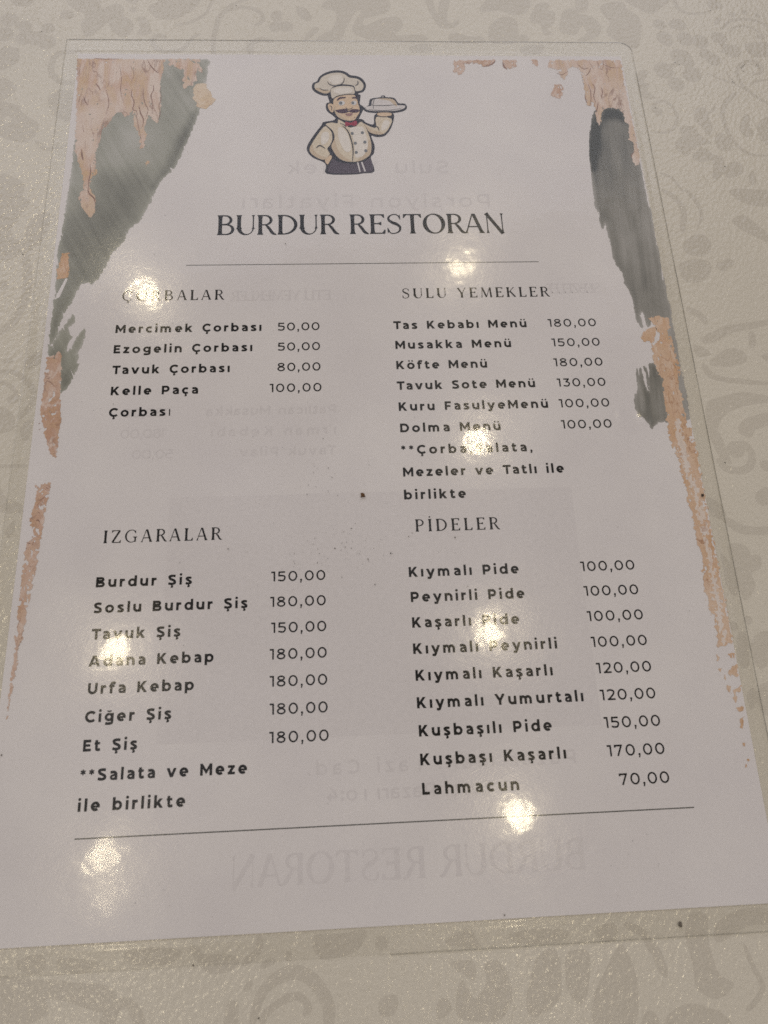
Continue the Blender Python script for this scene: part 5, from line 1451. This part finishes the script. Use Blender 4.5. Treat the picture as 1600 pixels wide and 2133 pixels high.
def mk_edge(name, lo, hi, tint=(.75, .75, .70)):
    m = bpy.data.materials.new(name)
    m.use_nodes = True
    t = NT(m); t.n.clear()
    out = t.node('ShaderNodeOutputMaterial')
    df = t.node('ShaderNodeBsdfDiffuse'); df.inputs[0].default_value = (.20, .195, .17, 1)
    tr = t.node('ShaderNodeBsdfTransparent'); tr.inputs[0].default_value = tint + (1,)
    ms = t.node('ShaderNodeMixShader')
    t.link(t.ramp(t.noise(t.coords((60, 60, 60)), 1, 3), [(0.35, lo), (.65, hi)]), ms.inputs[0])
    t.link(tr.outputs[0], ms.inputs[1]); t.link(df.outputs[0], ms.inputs[2])
    t.link(ms.outputs[0], out.inputs['Surface'])
    return m


M_EDGE = mk_edge('film_cut_edge', .2, .75)
M_EDGE_CLEAN = mk_edge('film_clean_edge', .0, .06, (.97, .97, .96))
build_film()

# ---------------------------------------------------------------- crumb and dust on the film
def zfilm(x, y):
    return float(film_height(np.array([[x]]), np.array([[y]]))[0, 0])


def lump(cx, cy, r, hgt, seed, n=9):
    """low irregular grain: rim ring, shoulder ring and a top"""
    g = random.Random(seed)
    z = zfilm(cx, cy)
    rad = [r * g.uniform(.55, 1.25) for _ in range(n)]
    V = []
    for k, (s, zz) in enumerate(((1.0, -.02), (.92, hgt * .55), (.5, hgt))):
        for i in range(n):
            a = 6.2832 * i / n
            V.append((cx + rad[i] * s * math.cos(a), cy + rad[i] * s * math.sin(a), z + zz * g.uniform(.8, 1.2)))
    V.append((cx, cy, z + hgt * 1.05))
    F = []
    for k in range(2):
        for i in range(n):
            F.append((k * n + i, k * n + (i + 1) % n, (k + 1) * n + (i + 1) % n, (k + 1) * n + i))
    for i in range(n):
        F.append((2 * n + i, 2 * n + (i + 1) % n, 3 * n))
    F.append(tuple(range(n))[::-1])
    return V, F


def solid(name, V, F, mat):
    me = bpy.data.meshes.new(name)
    me.from_pydata([(x * MM, y * MM, z * MM) for x, y, z in V], [], F)
    me.materials.append(mat)
    me.update()
    return link(name, me)


M_CRUMB = plain("brown_crumb", (0.13, 0.075, 0.04), .25, 2500)
M_DIRT = plain("dry_dirt", (0.16, 0.14, 0.115), .3, 2500)
M_DARK = plain("dark_dirt", (0.05, 0.042, 0.038), .3, 2500)
V, F = lump(-2.95, -31.3, .85, .5, 3, 11)
tag(solid("crumb", V, F, M_CRUMB), "brown food crumb on the film in the bare middle of the menu", "crumb")
V, F = lump(104.0, -34.4, .55, .35, 8)
tag(solid("crumb", V, F, M_DARK), "dark crumb on the orange painted strip along the right edge", "crumb")
V, F = lump(76.3, -152.1, .7, .3, 12)
tag(solid("crumb", V, F, M_DIRT), "grey brown fleck on the clear film rim below the paper", "crumb")

g = random.Random(4)
V, F = [], []


def speck(x, y, r, seed):
    v, f = lump(x, y, r, r * .35, seed, 6)
    k = len(V)
    V.extend(v); F.extend([tuple(k + q for q in ff) for ff in f])


spots = [(-14.75, -12.07, .2), (-13.29, -22.05, .2), (-12.2, -25.13, .24), (-19.98, -30.54, .22), (-6.65, -41.82, .2), (-11.79, -47.85, .26), (-16.48, -49.33, .17), (-8.63, -47.61, .2), (-9.88, -56.84, .22),
         (-.16, -59.26, .26), (4.92, -49.96, .3), (-1.98, -51.5, .26), (24.75, -45.62, .3), (10.6, -44.9, .25), (-102.8, -102.5, .35), (30.2, -147.5, .3), (-49.6, -154.7, .3), (-26.7, 61.4, .35), (-43.6, -47.0, .3)]
for i, (x, y, r) in enumerate(spots):
    speck(x, y, r * .8, 100 + i)
for i in range(150):
    c = g.choice([(-18.7, -25.6, 5, 4), (-10, -43.6, 7, 3), (-12, -49, 12, 4), (-8, -35, 22, 16), (-10, -46, 9, 5), (10, -50, 16, 7), (70, -136, 7, 5), (-75, 0, 10, 3), (-45, -60, 20, 12)])
    speck(g.gauss(c[0], c[2]), g.gauss(c[1], c[3]), g.choice([.06, .07, .08, .1, .13]), 300 + i)
for i in range(110):
    speck(g.uniform(-100, 100), g.uniform(-145, 140), g.choice([.05, .06, .07, .09, .12]), 600 + i)
o = solid("dirt_specks", V, F, M_DIRT)
tag(o, "fine dry dirt specks scattered over the middle of the laminated menu", "dirt", None, "stuff")
